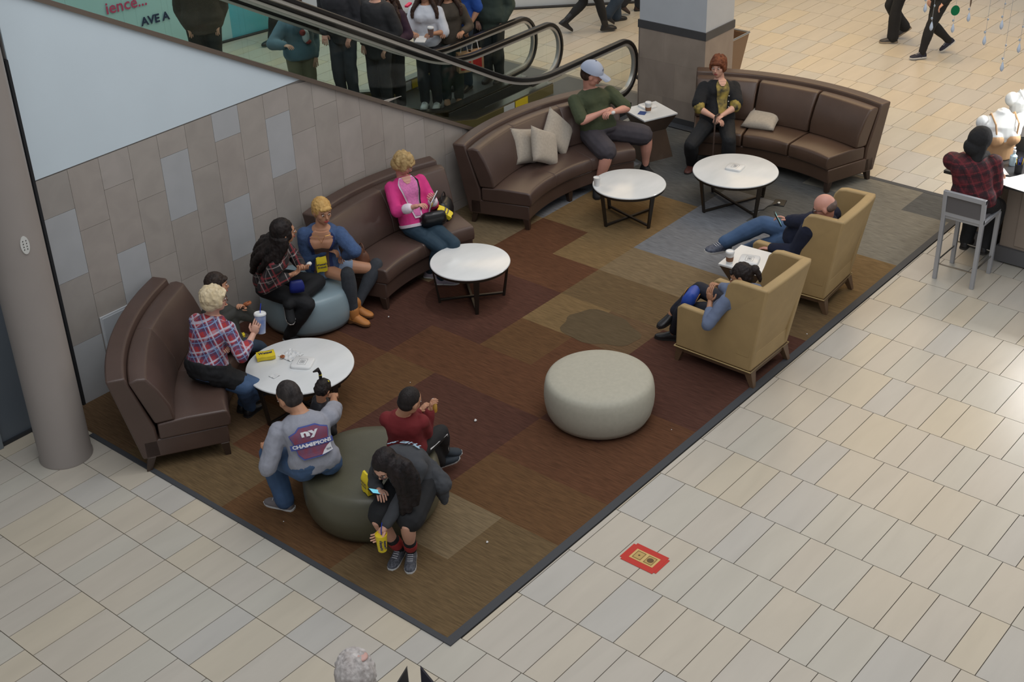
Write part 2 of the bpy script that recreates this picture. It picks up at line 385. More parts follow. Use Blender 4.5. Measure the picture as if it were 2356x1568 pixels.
b = MB()
for du in (-.012, .012):
    for dz in (-.035, -.012, .012, .035): b.loft([disc_on(onc, -.065+du, 2.06+dz, .004, .006, .0082, 8), disc_on(onc, -.065+du, 2.06+dz, .004, .006, .0092, 8)])
obj('holes', b, mat('dark hole', (60, 60, 58), .6), cs_)

# square pillar ----------------------------------------------------------
PX0, PX1, PY0, PY1 = 8.97, 9.62, 3.72, 4.71
def pbox(z0, z1, e): 
    q = MB(); q.box(((PX0+PX1)/2, (PY0+PY1)/2, (z0+z1)/2), (PX1-PX0+2*e, PY1-PY0+2*e, z1-z0)); return q
struct('column', pbox(1.27, 5, 0), mat('white painted pillar', (188, 192, 196), .5, var=.02), 'white painted upper part of the square pillar')
struct('trim_3', pbox(1.17, 1.272, .016), mat('charcoal stone band', (72, 71, 72), .45, var=.08), 'charcoal stone band around the square pillar')
struct('baseboard_back', pbox(0, .085, .016), mat('charcoal stone base', (66, 65, 66), .45), 'charcoal stone base of the square pillar')
pt = MB()
pt.box(((PX0+PX1)/2, (PY0+PY1)/2, .6), (PX1-PX0-.01, PY1-PY0-.01, 1.2))
for face in range(4):
    W_ = (PY1-PY0) if face in (0, 2) else (PX1-PX0)
    for zi, (z0, z1) in enumerate(((.08, .32), (.32, .78), (.78, 1.17))):
        n = 2 if face in (0, 2) else 1
        cuts = [0, W_*(.45 if zi % 2 else .62), W_] if n == 2 else [0, W_]
        for a, c in zip(cuts, cuts[1:]):
            e = .012
            if face == 0: pt.hexa([(PX0-e, PY0-e+a, z0+.001), (PX0, PY0-e+a, z0+.001), (PX0, PY0-e+c-.001, z0+.001), (PX0-e, PY0-e+c-.001, z0+.001), (PX0-e, PY0-e+a, z1), (PX0, PY0-e+a, z1), (PX0, PY0-e+c-.001, z1), (PX0-e, PY0-e+c-.001, z1)])
            if face == 1: pt.hexa([(PX0+a, PY0-e, z0+.001), (PX0+c, PY0-e, z0+.001), (PX0+c, PY0, z0+.001), (PX0+a, PY0, z0+.001), (PX0+a, PY0-e, z1), (PX0+c, PY0-e, z1), (PX0+c, PY0, z1), (PX0+a, PY0, z1)])
            if face == 2: pt.hexa([(PX1, PY0+a, z0), (PX1+e, PY0+a, z0), (PX1+e, PY0+c, z0), (PX1, PY0+c, z0), (PX1, PY0+a, z1), (PX1+e, PY0+a, z1), (PX1+e, PY0+c, z1), (PX1, PY0+c, z1)])
            if face == 3: pt.hexa([(PX0+a, PY1, z0), (PX0+c, PY1, z0), (PX0+c, PY1+e, z0), (PX0+a, PY1+e, z0), (PX0+a, PY1, z1), (PX0+c, PY1, z1), (PX0+c, PY1+e, z1), (PX0+a, PY1+e, z1)])
struct('column', pt, pilstone, 'brown stone cladding on the lower part of the square pillar', smooth=None)

# far shop fronts --------------------------------------------------------
shopw = mat('white shop front', (196, 204, 210), .5)
for nm, a, c_2, m_, lb in (('wall_back', (16.0, 4.55), (11.3, 9.32), shopw, 'white shop front far behind the escalators'),
                       ('wall_back', (11.3, 9.32), (9.2, 11.42), shopw, 'white shop front behind the crowd'),
                       ('wall_back', (9.2, 11.42), (7.9, 11.62), mat('teal shop window', (96, 176, 192), .25, var=.12, scale=1.2), 'teal shop window beside the white shop front'),
                       ('wall_back', (7.9, 11.62), (4.0, 12.2), mat('pale teal window', (170, 206, 210), .3), 'pale teal shop window with lettering')):
    q = MB(); a = V((*a, 0)); c2_ = V((*c_2, 0)); d = (c2_-a).normalized(); n_ = V((-d.y, d.x, 0))*.12
    q.hexa([a, c2_, c2_-n_, a-n_, a+V((0, 0, 4.5)), c2_+V((0, 0, 4.5)), c2_-n_+V((0, 0, 4.5)), a-n_+V((0, 0, 4.5))]); struct(nm, q, m_, lb)
    q = MB(); q.tube([a+n_*.3+V((0, 0, .02)), c2_+n_*.3+V((0, 0, .02))], .02, 6); struct('baseboard_back', q, MC['black base'])
WN = thing('window_lettering', 'sign lettering on the pale teal shop window far left', 'sign', (6.0, 11.8, 2))
WN2 = WN
dW = V((4.0-7.9, 12.2-11.62, 0)).normalized()
def onwin(x, z):
    return lambda u, v: V((x, 11.62+(7.9-x)*.1487, z))-dW*u+V((0, -.02, v))
text_on('lettering', 'ience...', .24, onwin(6.25, .93), mat('pink ink', (190, 70, 110), .5), WN, .004)
text_on('lettering', 'AVE A', .17, onwin(6.66, .62), mat('navy ink', (30, 45, 80), .5), WN, .006)

# ================================================================= ESCALATORS
rubber = mat('black handrail rubber', (20, 20, 22), .28)
steel = mat('brushed steel', (175, 172, 165), .25, metal=1)
guide = mat('satin aluminium', (188, 185, 178), .32, metal=.45)
gl = glass('green balustrade glass', (.945, .97, .955))
deckm = mat('brushed bronze skirt', (150, 138, 92), .35, metal=.7)
dark = mat('dark escalator metal', (44, 45, 46), .5)
def rail_path(Y, xl=-1.0):
    # handrail centre: slope, transition, horizontal, newel, return
    pts = [V((xl, Y, slope(xl)+.74))]
    for i in range(1, 24):
        x = xl+(6.34-xl)*i/23; pts.append(V((x, Y, slope(x)+.74)))
    # blend to horizontal at z=.98
    z1 = slope(6.34)+.74
    for i in range(1, 11):
        t = i/10; x = 6.34+1.1*t; pts.append(V((x, Y, z1-.5417*1.1*(t-t*t/2))))
    zh = pts[-1].z; xn = 8.86; r = .36
    for i in range(1, 8): pts.append(V((7.44+(xn-7.44)*i/7, Y, zh)))
    for i in range(1, 19):
        a = PI/2-PI*i/18; pts.append(V((xn+r*.86*math.cos(a), Y, zh-r+r*math.sin(a))))
    pts.append(V((xn-.35, Y, zh-2*r-.02)))
    return pts
def strip(pts, h0, h1, y0, y1):
    "a band following a path in its own plane, offset inward/outward by h"
    q = MB(); rings = []
    for i, p in enumerate(pts):
        t = (pts[min(i+1, len(pts)-1)]-pts[max(i-1, 0)]).normalized(); n_ = V((-t.z, 0, t.x))
        rings.append([p+n_*h0+V((0, y0, 0)), p+n_*h1+V((0, y0, 0)), p+n_*h1+V((0, y1, 0)), p+n_*h0+V((0, y1, 0))])
    q.loft(rings); return q
def escalator(Ya, Yb, label):
    T = thing('escalator', label, 'escalator', (8.9, (Ya+Yb)/2, 0))
    for Y in (Ya, Yb):
        P_ = rail_path(Y)
        obj('handrail', strip(P_, -.026, .026, -.040, .040), rubber, T, smooth=60, bevel=.012)
        rl = obj('rail_guide', strip(P_, -.058, -.027, -.026, .026), guide, T, smooth=60)
        # glass: filled between rail guide and deck
        q = MB(); top = strip; pts = P_
        base = []
        for p in P_[:34]: base.append(V((p.x, Y, max(slope(p.x)+.0, .16))))
        segs = [0, 4, 8, 12, 16, 20, 24, 34]
        q2 = MB()
        for a, c in zip(segs, segs[1:]):
            up_p = [p-V((0, 0, .05)) for p in P_[a:min(c, 33)+1]]; lo = [V((p.x, Y, max(slope(p.x), .16))) for p in up_p]
            e = V((.004, 0, 0)); up_p[0] = up_p[0]+e; lo[0] = lo[0]+e
            rg = [[u+V((0, -.005, 0)), u+V((0, .005, 0)), l+V((0, .005, 0)), l+V((0, -.005, 0))] for u, l in zip(up_p, lo)]
            q2.loft(rg)
        # newel glass
        cen = V((8.6, Y, P_[40].z-.36))
        up_p = P_[33:]
        mid = [V((min(p.x, 9.2), Y, p.z-.05)) for p in P_[33:42]]
        rg = [[u+V((0, -.005, -.05)), u+V((0, .005, -.05)), V((u.x, Y+.005, .16)), V((u.x, Y-.005, .16))] for u in P_[33:41]]
        q2.loft(rg)
        nz = P_[40].z; pts2 = [P_[40]+V((0, 0, -.05))]+[V((8.86+.265*math.cos(a), Y, nz-.36+.31*math.sin(a))) for a in [math.radians(70-140*k/8) for k in range(9)]]+[V((8.86, Y, .16))]
        n2 = len(pts2); q2.add([p+V((0, -.005, 0)) for p in pts2]+[p+V((0, .005, 0)) for p in pts2], [tuple(range(n2)), tuple(range(n2, 2*n2))[::-1]])
        obj('glass_panel', q2, gl, T, smooth=None)
        # deck / skirt along slope and landing
        q = MB(); xsA = [-1.0, 6.2, 6.9, 7.3, 8.9]
        zs = [slope(-1.0), slope(6.2), slope(6.9)+.04, .16, .16]
        q.loft([[V((x, Y-.07, z-.02)), V((x, Y+.07, z-.02)), V((x, Y+.07, z+.004)), V((x, Y-.07, z+.004))] for x, z in zip(xsA, zs)])
        obj('deck', q, steel, T)
        q = MB(); yo = -.07 if Y == Yb else .07
        zs2 = [slope(x)-.2 for x in xsA[:3]]+[0, 0]
        q.loft([[V((x, Y+yo-.01, max(z2, 0) if x > 6.5 else z2)), V((x, Y+yo+.01, max(z2, 0) if x > 6.5 else z2)), V((x, Y+yo+.01, z-.02)), V((x, Y+yo-.01, z-.02))] for x, z, z2 in zip(xsA, zs, zs2)])
        obj('skirt_panel', q, deckm, T)
    # steps: flat near landing then rising
    stp = MB(); x = 7.95; z = -.005; i = 0
    while x > -1.0:
        zt = max(slope(x-.2)-.18, .012); stp.hexa([(x-.4, Ya+.09, zt-.22), (x, Ya+.09, zt-.22), (x, Yb-.09, zt-.22), (x-.4, Yb-.09, zt-.22), (x-.4, Ya+.09, zt), (x, Ya+.09, zt), (x, Yb-.09, zt), (x-.4, Yb-.09, zt)]); x -= .4
    obj('steps', stp, mat('ribbed dark steps', (62, 62, 62), .45, metal=.6, bump=.4, bscale=90), T, smooth=None)
    q = MB(); q.box((8.75, (Ya+Yb)/2, .006), (1.6, Yb-Ya+.35, .012)); obj('landing_plate', q, mat('ribbed grey landing plate', (104, 106, 108), .4, metal=.4), T)
    # outer cladding down to floor
    for Y in (Ya-.09, Yb+.09):
        q = MB(); q.box((8.1, Y, .07), (1.7, .02, .14)); obj('side_cladding', q, dark, T)
    return T
E1 = escalator(4.90, 6.15, 'near escalator rising left behind the tiled wall, glass sides and black handrails')
E2 = escalator(6.60, 7.85, 'far escalator crowded with people, glass sides and black handrails')
def sticker(Y, x, T):
    q = MB(); q.box((x, Y-.083-.0, .085), (.22, .003, .12)); obj('notice', q, mat('white notice', (205, 205, 205), .5), T)
    q = MB(); q.box((x+.26, Y-.083, .085), (.26, .003, .12)); c = obj('warning_label', q, mat('yellow label', (232, 200, 40), .5), T)
    for k in range(3):
        q = MB(); q.ell((x+.18+.08*k, Y-.086, .10), (.018, .002, .025)); q.box((x+.18+.08*k, Y-.086, .065), (.02, .003, .03)); obj('pictogram', q, mat('black ink', (20, 20, 20), .5), c)
sticker(6.15, 7.95, E1); sticker(7.85, 7.75, E2)
# floor plate in front of the escalators
b = MB(); b.box((9.25, 6.37, .003), (.75, 3.35, .006)); struct('floor', b, mat('grey entry mat', (128, 126, 120), .7), 'grey entry plate set in the floor before the escalators')

# ================================================================= FURNITURE
leather = mat('dark brown leather', (80, 63, 56), .36, var=.10, scale=3, bump=.12, bscale=180)
leatherD = mat('brown leather warm', (80, 61, 49), .34, var=.12, scale=3, bump=.12, bscale=180)
woodd = mat('dark walnut leg', (60, 46, 38), .4, var=.15, scale=8, stretch=(1, 1, .2))
def pol(cx_, cy_, r, a, z): return V((cx_+r*math.cos(a), cy_+r*math.sin(a), z))
def curved_sofa(cx_, cy_, a0, a1, nseat, lm, label, rf=2.03, tall=.93):
    "booth-like curved sofa: a0..a1 angles round its centre, back outside"
    am = (a0+a1)/2; base = pol(cx_, cy_, 2.35, am, 0)
    T = thing('curved_sofa', label, 'sofa', base, None)
    q = MB(); N_ = 28
    # base frame
    rings = []
    for i in range(N_+1):
        a = a0+(a1-a0)*i/N_
        rings.append([pol(cx_, cy_, rf+.015, a, .13), pol(cx_, cy_, rf+.015, a, .30), pol(cx_, cy_, 2.74, a, .30), pol(cx_, cy_, 2.74, a, .13)])
    q.loft(rings); obj('base', q, lm, T, bevel=.012)
    # outer back: leaning slab
    q = MB(); rings = []
    for i in range(N_+1):
        a = a0+(a1-a0)*i/N_
        rings.append([pol(cx_, cy_, 2.60, a, .13), pol(cx_, cy_, 2.62, a, .42), pol(cx_, cy_, 2.78, a, tall), pol(cx_, cy_, 2.93, a, tall), pol(cx_, cy_, 2.76, a, .13)])
    q.loft(rings); obj('backrest', q, lm, T, bevel=.018, seg=3)
    # seat cushions & back cushions
    gap = .004
    for k_ in range(nseat):
        b0 = a0+(a1-a0)*k_/nseat+gap; b1 = a0+(a1-a0)*(k_+1)/nseat-gap
        q = MB(); rings = []
        for i in range(11):
            t = i/10; a = b0+(b1-b0)*t; pf = .006*math.sin(PI*t)
            e = .0
            rings.append([pol(cx_, cy_, rf-.01, a, .30), pol(cx_, cy_, rf-.02, a, .37), pol(cx_, cy_, rf-.0, a, .445), pol(cx_, cy_, rf+.03, a, .455+pf), pol(cx_, cy_, rf+.33, a, .465+pf*2), pol(cx_, cy_, 2.60, a, .45), pol(cx_, cy_, 2.60, a, .30)])
        q.loft(rings); obj('seat_cushion', q, lm, T, bevel=.016, smooth=50, seg=3)
        q = MB(); rings = []
        for i in range(11):
            t = i/10; a = b0+(b1-b0)*t; pf = .025*math.sin(PI*t)**.6; tp = tall-.035
            rings.append([pol(cx_, cy_, 2.45-pf*.4, a, .46), pol(cx_, cy_, 2.47-pf, a, .60), pol(cx_, cy_, 2.54-pf, a, .76), pol(cx_, cy_, 2.62-pf*.5, a, tp), pol(cx_, cy_, 2.69, a, tp+.012), pol(cx_, cy_, 2.762, a, tp-.01), pol(cx_, cy_, 2.615, a, .455)])
        q.loft(rings); obj('back_cushion', q, lm, T, bevel=.02, smooth=50, seg=3)
    # legs
    fr = [(.02, rf+.06), (.98, rf+.06), (.02, 2.69), (.98, 2.69)]+([(.5, rf+.06), (.5, 2.66)] if nseat > 2 else [])
    for t, r_ in fr:
        a = a0+(a1-a0)*t; top = pol(cx_, cy_, r_, a, .14); bot = pol(cx_, cy_, r_+(.04 if r_ > 2.4 else -.015), a, .0)
        rot = Matrix.Rotation(a, 3, 'Z'); q = MB()
        pr = lambda c, w: [c+rot @ V((x*w, y*w, 0)) for x, y in ((-1, -1), (1, -1), (1, 1), (-1, 1))]
        q.hexa(pr(bot, .022)+pr(top, .036)); obj('leg', q, woodd, T, bevel=.004)
    return T
rad = math.radians
SA = (2.326, 1.921); SBc = (3.735, 1.695); SC = (6.02, 1.70); SD = (6.196, 2.147)
curved_sofa(*SA, rad(148.7), rad(113.0), 2, leather, 'curved brown leather sofa seating the woman in red plaid, beside the round column')
curved_sofa(*SBc, rad(106.6), rad(70.4), 2, leather, 'curved brown leather sofa against the tiled wall where the woman in pink sits')
curved_sofa(*SC, rad(108.4), rad(58.6), 3, leather, 'long curved brown leather sofa with three loose pillows below the escalator')
curved_sofa(*SD, rad(-18.6), rad(31.1), 3, leatherD, 'long curved brown leather sofa in front of the square stone pillar')

# pillows
linen = mat('oatmeal linen', (172, 162, 148), .9, var=.08, scale=40, bump=.3, bscale=260, sheen=.2)
def pillow(c, u, v, s_, th, label, group='beige throw pillows on the curved sofas'):
    u = V(u).normalized(); v = V(v); v = (v-u*v.dot(u)).normalized(); n_ = u.cross(v); c = V(c); q = MB(); N_ = 14
    for sg in (1, -1):
        k0 = len(q.v); vs = []
        for i in range(N_+1):
            for j in range(N_+1):
                a = -1+2*i/N_; d = -1+2*j/N_
                h = th*((1-a**4)*(1-d**4))**.6
                sh = 1-.07*((1-a*a)*abs(d)**3+(1-d*d)*abs(a)**3)
                vs.append(c+u*a*s_*sh+v*d*s_*sh+n_*h*sg)
        fs = [(i*(N_+1)+j, (i+1)*(N_+1)+j, (i+1)*(N_+1)+j+1, i*(N_+1)+j+1)[::sg] for i in range(N_) for j in range(N_)]
        q.add(vs, fs)
    me = q.mesh('throw_pillow', [linen]); bm = bmesh.new(); bm.from_mesh(me); bmesh.ops.remove_doubles(bm, verts=bm.verts, dist=.0005); bmesh.ops.recalc_face_normals(bm, faces=bm.faces); bm.to_mesh(me); bm.free()
    o = obj('throw_pillow', me, linen, smooth=180); o.data.transform(Matrix.Translation(-c)); o.location = c
    tag(o, label, 'pillow', group); return o
pillow((6.02, 4.20, .66), (.96, -.1, -.26), (-.1, .42, .88), .21, .07, 'beige pillow at the back left of the three leaning on the long sofa')
pillow((6.13, 4.02, .655), (.90, -.15, -.48), (.12, .42, .80), .21, .07, 'beige pillow in front of the three leaning on the long sofa')
pillow((6.50, 4.12, .68), (.60, -.30, -.72), (.35, .40, .75), .22, .07, 'beige pillow at the right of the three, leaning nearest the man in green')
pillow((8.55, 2.62, .53), (.20, -.95, .02), (.92, .2, .20), .205, .065, 'beige pillow lying flat on the sofa beside the woman in black')

# round tables
marble = mat('white marble', (214, 217, 217), .18, rgb2=(226, 228, 228), scale=2.2, stretch=(1, 2.4, 1), detail=8)
iron = mat('dark bronze metal', (66, 60, 54), .38, metal=.7)
def round_table(c, r, ang, label):
    T = thing('round_table', label, 'table', (c[0], c[1], 0), 'round marble tables')
    q = MB(); q.lathe((c[0], c[1], 0), [(r-.012, .412), (r-.002, .418), (r, .424), (r-.004, .431), (r-.014, .434)], 72); obj('tabletop', q, marble, T)
    q = MB(); q.lathe((c[0], c[1], 0), [(r-.022, .388), (r-.012, .388), (r-.012, .411), (r-.022, .411)], 72); obj('rim', q, iron, T)
    C_ = V((c[0], c[1], 0))
    for k_ in range(4):
        a = ang+k_*PI/2; d = V((math.cos(a), math.sin(a), 0)); s2 = V((-d.y, d.x, 0)); q = MB()
        lo = C_+d*(r-.075); hi = C_+d*(r-.02)
        def sec(p, z, w, t): return [p+s2*(-w)+d*(-t)+V((0, 0, z)), p+s2*w+d*(-t)+V((0, 0, z)), p+s2*w+d*t+V((0, 0, z)), p+s2*(-w)+d*t+V((0, 0, z))]
        q.hexa(sec(lo, .0, .016, .012)+sec(hi, .39, .03, .007)); obj('leg', q, iron, T, bevel=.002)
    for k_ in range(2):
        a = ang+k_*PI/2; d = V((math.cos(a), math.sin(a), 0)); q = MB()
        q.box(C_+V((0, 0, .025+.012*k_)), (2*(r-.08), .026, .02), Matrix.Rotation(a, 3, 'Z')); obj('stretcher', q, iron, T, bevel=.002)
    return T
T1 = (1.46, 3.04); T2 = (3.83, 3.14); T3 = (6.28, 2.95); T4 = (7.27, 2.20)
round_table(T1, .472, rad(178), 'large round marble table with food wrappers in front of the woman in red plaid')
round_table(T2, .40, rad(50), 'bare round marble table in front of the woman in pink')
round_table(T3, .405, rad(-14), 'round marble table holding one white paper cup')
round_table(T4, .477, rad(157), 'large round marble table before the woman in black, with only a charging pad')

# hourglass side tables
brn = mat('brown veneer', (92, 76, 64), .4, var=.10, scale=5)
def side_table(c, ang, w, label):
    T = thing('side_table', label, 'table', (c[0], c[1], 0)); Rm = Matrix.Rotation(ang, 3, 'Z'); C_ = V((c[0], c[1], 0))
    def sq(h, z): return [C_+Rm @ V((x*h, y*h, z)) for x, y in ((-1, -1), (1, -1), (1, 1), (-1, 1))]
    q = MB(); q.hexa(sq(w/2, .555)+sq(w/2, .575)); obj('tabletop', q, marble, T, bevel=.003)
    q = MB(); q.hexa(sq(w*.30, .36)+sq(w*.485, .555)); obj('upper_body', q, brn, T, bevel=.004)
    q = MB(); q.hexa(sq(w*.44, .0)+sq(w*.30, .36)); obj('lower_body', q, brn, T, bevel=.004)
side_table((5.25, .79), rad(4), .475, 'hourglass side table with marble top between the two tan wing chairs')
side_table((7.91, 3.80), rad(-22), .48, 'hourglass side table with marble top between the man in green and the woman in black')

# poufs
def pouf(c, r, h, m_, label, seam):
    T = thing('pouf', label, 'pouf', (c[0], c[1], 0))
    q = MB(); pr = [(r*.80, .03), (r*.90, .04), (r*.955, .09), (r*.99, .17), (r, h*.55), (r*.992, h*.74), (r*.972, h*.87), (r*.94, h*.945), (r*.885, h*.985), (r*.7, h+.004), (r*.3, h+.01), (r*.02, h+.01)]
    q.lathe((c[0], c[1], 0), pr, 72); obj('cushion', q, m_, T, smooth=180, disp=(.008, .25) if seam else None)
    q = MB(); q.lathe((c[0], c[1], 0), [(r*.78, 0), (r*.78, .035)], 48); obj('plinth', q, mat('black plinth', (30, 28, 27), .7), T)
    return T
pouf((2.919, .881), .477, .417, mat('pale sage weave', (176, 172, 156), .75, var=.04, scale=30, bump=.12, bscale=300), 'empty round cream pouf on the carpet', 0)
pouf((.80, 1.52), .541, .455, mat('olive leather', (84, 82, 66), .36, var=.10, scale=3, bump=.08, bscale=120), 'round olive leather pouf with three people sitting on it', 1)
pouf((2.575, 4.165), .462, .42, mat('blue grey leather', (142, 162, 170), .34, var=.08, scale=3, bump=.08, bscale=120), 'round blue-grey pouf with two young women sitting on it', 1)

# wing chairs
tan = mat('tan upholstery', (168, 142, 98), .62, var=.06, scale=6, bump=.08, bscale=300)
pip = mat('light tan piping', (184, 160, 112), .6)
woodc = mat('brown oak leg', (98, 76, 56), .45, var=.12, scale=6)
def wing_chair(cx_, cy_, ang, label):
    T = thing('wing_chair', label, 'armchair', (cx_, cy_, 0)); Rm = Matrix.Rotation(ang, 3, 'Z'); O = V((cx_, cy_, 0))
    # local: x right, y forward (sitter faces +y)
    P_ = lambda x, y, z: O+Rm @ V((x, y, z))
    w = .325; d0, d1 = -.38, .40
    q = MB(); q.hexa([P_(-w, d0, .16), P_(w, d0, .16), P_(w, d1, .16), P_(-w, d1, .16), P_(-w, d0-.01, .34), P_(w, d0-.01, .34), P_(w, d1, .34), P_(-w, d1, .34)]); obj('base', q, tan, T, bevel=.015)
    q = MB(); q.hexa([P_(-w+.07, d0+.15, .34), P_(w-.07, d0+.15, .34), P_(w-.07, d1+.02, .34), P_(-w+.07, d1+.02, .34), P_(-w+.075, d0+.15, .47), P_(w-.075, d0+.15, .47), P_(w-.075, d1+.015, .455), P_(-w+.075, d1+.015, .455)]); obj('seat_cushion', q, tan, T, bevel=.025, seg=3)
    # back: curved top, leaning
    q = MB(); rings = []
    for i in range(13):
        t = i/12; x = -w-.02+(2*w+.04)*t; arch = .05*math.sin(PI*t); wz = 1.035+arch; bow = -.05*math.sin(PI*t)
        rings.append([P_(x, d0+.0, .30), P_(x*1.10, d0-.15+bow, wz), P_(x*1.09, d0-.06+bow, wz+.012), P_(x*1.0, d0+.14+bow*.5, .44), P_(x, d0+.16, .30)])
    q.loft(rings); obj('backrest', q, tan, T, bevel=.02, smooth=60, seg=3)
    for sx in (-1, 1):
        x0, x1 = sx*(w+.01), sx*(w-.06)
        # profile in y-z of wing+arm
        pr = [(d0-.0, .17), (d1, .17), (d1, .565), (d1-.04, .60), (.06, .59), (.0, .63), (-.06, .73), (-.10, .86), (-.13, .98), (-.17, 1.03), (-.24, 1.045), (d0-.145, 1.045)]
        q = MB(); n = len(pr)
        fl_ = lambda z: max(0, (z-.6))*.12*sx
        A = [P_(x0+fl_(z), y, z) for y, z in pr]; B = [P_(x1+fl_(z), y, z) for y, z in pr]
        q.add(A+B, [tuple(range(n)), tuple(range(n, 2*n))[::-1]]+[(i, (i+1) % n, (i+1) % n+n, i+n) for i in range(n)])
        obj('wing', q, tan, T, bevel=.016, seg=3)
    q = MB(); z = .165; e = .012
    q.tube([P_(-w-e, d1+e, z), P_(-w-e, d0-e, z), P_(w+e, d0-e, z), P_(w+e, d1+e, z), P_(-w-e, d1+e, z)], .006, 6); obj('piping', q, pip, T)
    q = MB(); q.box(O+V((0, 0, .14))+Rm @ V((0, .0, 0)), (2*w-.02, d1-d0-.02, .05), Rm); obj('rail', q, woodc, T)
    for sx in (-1, 1):
        for yy, sp in ((d0+.03, -.06), (d1-.04, .03)):
            q = MB(); c0 = P_(sx*(w-.02), yy+sp, 0); c1 = P_(sx*(w-.045), yy, .16)
            pr = lambda c, h: [c+Rm @ V((x*h, y*h, 0)) for x, y in ((-1, -1), (1, -1), (1, 1), (-1, 1))]
            q.hexa(pr(c0, .02)+pr(c1, .042)); obj('leg', q, woodc, T, bevel=.003)
    return T
wing_chair(4.40, .46, rad(0), 'nearer tan wing chair, seating the woman with a dark bun')
wing_chair(5.93, .60, rad(4), 'farther tan wing chair, seating the balding man in navy')

# bar stool
sil = mat('silver painted metal', (168, 170, 175), .4, metal=.2)
def stool():
    T = thing('bar_stool', 'silver bar stool with grey backrest at the kiosk counter', 'stool', (7.19, -.54, 0))
    x0, x1, y0, y1 = 6.98, 7.40, -.735, -.345; w = .02
    for x, y, h in ((x0, y0, .98), (x0, y1, .98), (x1, y0, .69), (x1, y1, .69)):
        q = MB(); lean = -.03 if h > .9 else 0
        def sq(cx__, cy__, z, k=w): return [V((cx__-k, cy__-k, z)), V((cx__+k, cy__-k, z)), V((cx__+k, cy__+k, z)), V((cx__-k, cy__+k, z))]
        q.loft([sq(x, y, 0), sq(x, y, .69)]+([sq(x+lean, y, h)] if h > .9 else [])); obj('leg', q, sil, T, bevel=.003)
    q = MB(); q.box((7.19, -.54, .70), (.44, .42, .045)); obj('seat', q, sil, T, bevel=.006)
    q = MB(); q.box((7.19, -.54, .735), (.38, .37, .03)); obj('seat_pad', q, mat('grey vinyl', (96, 94, 96), .5), T, bevel=.01)
    for z in (.955, .735):
        q = MB(); q.box((x0-.03*(z-.69)/.29, -.54, z), (.035, .43, .05)); obj('back_rail', q, sil, T, bevel=.004)
    q = MB(); q.box((x0-.016, -.54, .845), (.02, .35, .18)); obj('backrest', q, MC['grey vinyl'], T, bevel=.004)
    for a, c in (((x0, y0, .17), (x0, y1, .17)), ((x1, y0, .25), (x1, y1, .25)), ((x0, y0, .2), (x1, y0, .2)), ((x0, y1, .2), (x1, y1, .2))):
        q = MB(); q.tube([a, c], .009, 8); obj('footrest_bar', q, steel, T)
stool()

# trash receptacle behind pillar, floor outlet, card, litter
T = thing('waste_bin', 'tapered brown bin standing behind the square pillar', 'bin', (10.1, 4.25, 0))
q = MB(); cxb, cyb = 10.08, 4.22
sq = lambda h, z: [V((cxb+x*h, cyb+y*h, z)) for x, y in ((-1, -1), (1, -1), (1, 1), (-1, 1))]
q.add(sq(.18, 0)+sq(.30, .86)+sq(.27, .86)+sq(.26, .70), [(3, 2, 1, 0)]+[(i, (i+1) % 4, (i+1) % 4+4, i+4) for i in range(4)]+[(i+4, (i+1) % 4+4, (i+1) % 4+8, i+8) for i in range(4)]+[(i+8, (i+1) % 4+8, (i+1) % 4+12, i+12) for i in range(4)]+[(12, 13, 14, 15)])
obj('body', q, mat('brown laminate', (122, 94, 70), .4), T, smooth=None)
q = MB(); q.loft([sq(.305, .86), sq(.305, .875)]); q = MB()
for k_ in range(4):
    a_, b_2 = sq(.30, .87)[k_], sq(.30, .87)[(k_+1) % 4]; q.tube([a_, b_2], .014, 6)
obj('rim', q, steel, T)
T = thing('floor_outlet', 'open black floor outlet cover with a cable, by the large round table', 'outlet', (7.61, 1.82, 0))
q = MB(); q.box((7.61, 1.80, .014), (.16, .13, .012), Matrix.Rotation(.3, 3, 'Z')); obj('cover', q, mat('black cover', (28, 28, 28), .4), T, bevel=.003)
q = MB(); q.ell((7.57, 1.79, .03), (.02, .016, .012)); obj('plug', q, MC['white plastic'], T)
q = MB(); q.tube([(7.55, 1.79, .03), (7.45, 1.86, .015), (7.35, 1.85, .013), (7.25, 1.93, .013), (7.18, 1.97, .015), (7.14, 1.9, .06)], .005, 6); obj('cable', q, mat('black cable', (34, 34, 34), .5), T)
T = thing('floor_decal', 'red floor decal with two gold squares on the pale tiles', 'sticker', (1.58, -.53, 0))
q = MB(); q.box((1.585, -.525, .002), (.185, .325, .003)); q.box((1.585, -.525, .0026), (.225, .285, .003)); obj('red_sheet', q, mat('red vinyl', (190, 40, 30), .45), T, smooth=None)
q = MB(); q.box((1.585, -.525, .0045), (.115, .21, .002)); obj('gold_sheet', q, mat('gold print', (206, 176, 112), .35), T)
q = MB(); 
for yy in (-.475, -.575): q.box((1.585, yy, .006), (.09, .078, .0012))
obj('print', q, mat('tan print', (186, 154, 92), .5), T)
q = MB(); q.lathe((1.585, -.575, .006), [(.018, .001), (.026, .001), (.026, .002), (.018, .002)], 24); q.lathe((1.585, -.475, .006), [(.0, .001), (.008, .001), (.008, .002), (.0, .002)], 12)
for yy in (-.475, -.575):
    for dx_, dy_ in ((-.04, 0), (.04, 0)): q.box((1.585+dx_, yy, .0075), (.003, .07, .001))
    for dx_, dy_ in ((0, -.034), (0, .034)): q.box((1.585, yy+dy_, .0075), (.08, .003, .001))
obj('printed_lines', q, mat('brown print', (96, 70, 36), .5), T)
crumbs = [(2.19, 1.67, .016), (3.05, 3.55, .010), (2.3, 2.55, .005), (.22, 1.95, .006), (1.0, .52, .012), (5.2, .12, .008), (3.1, .25, .006)]
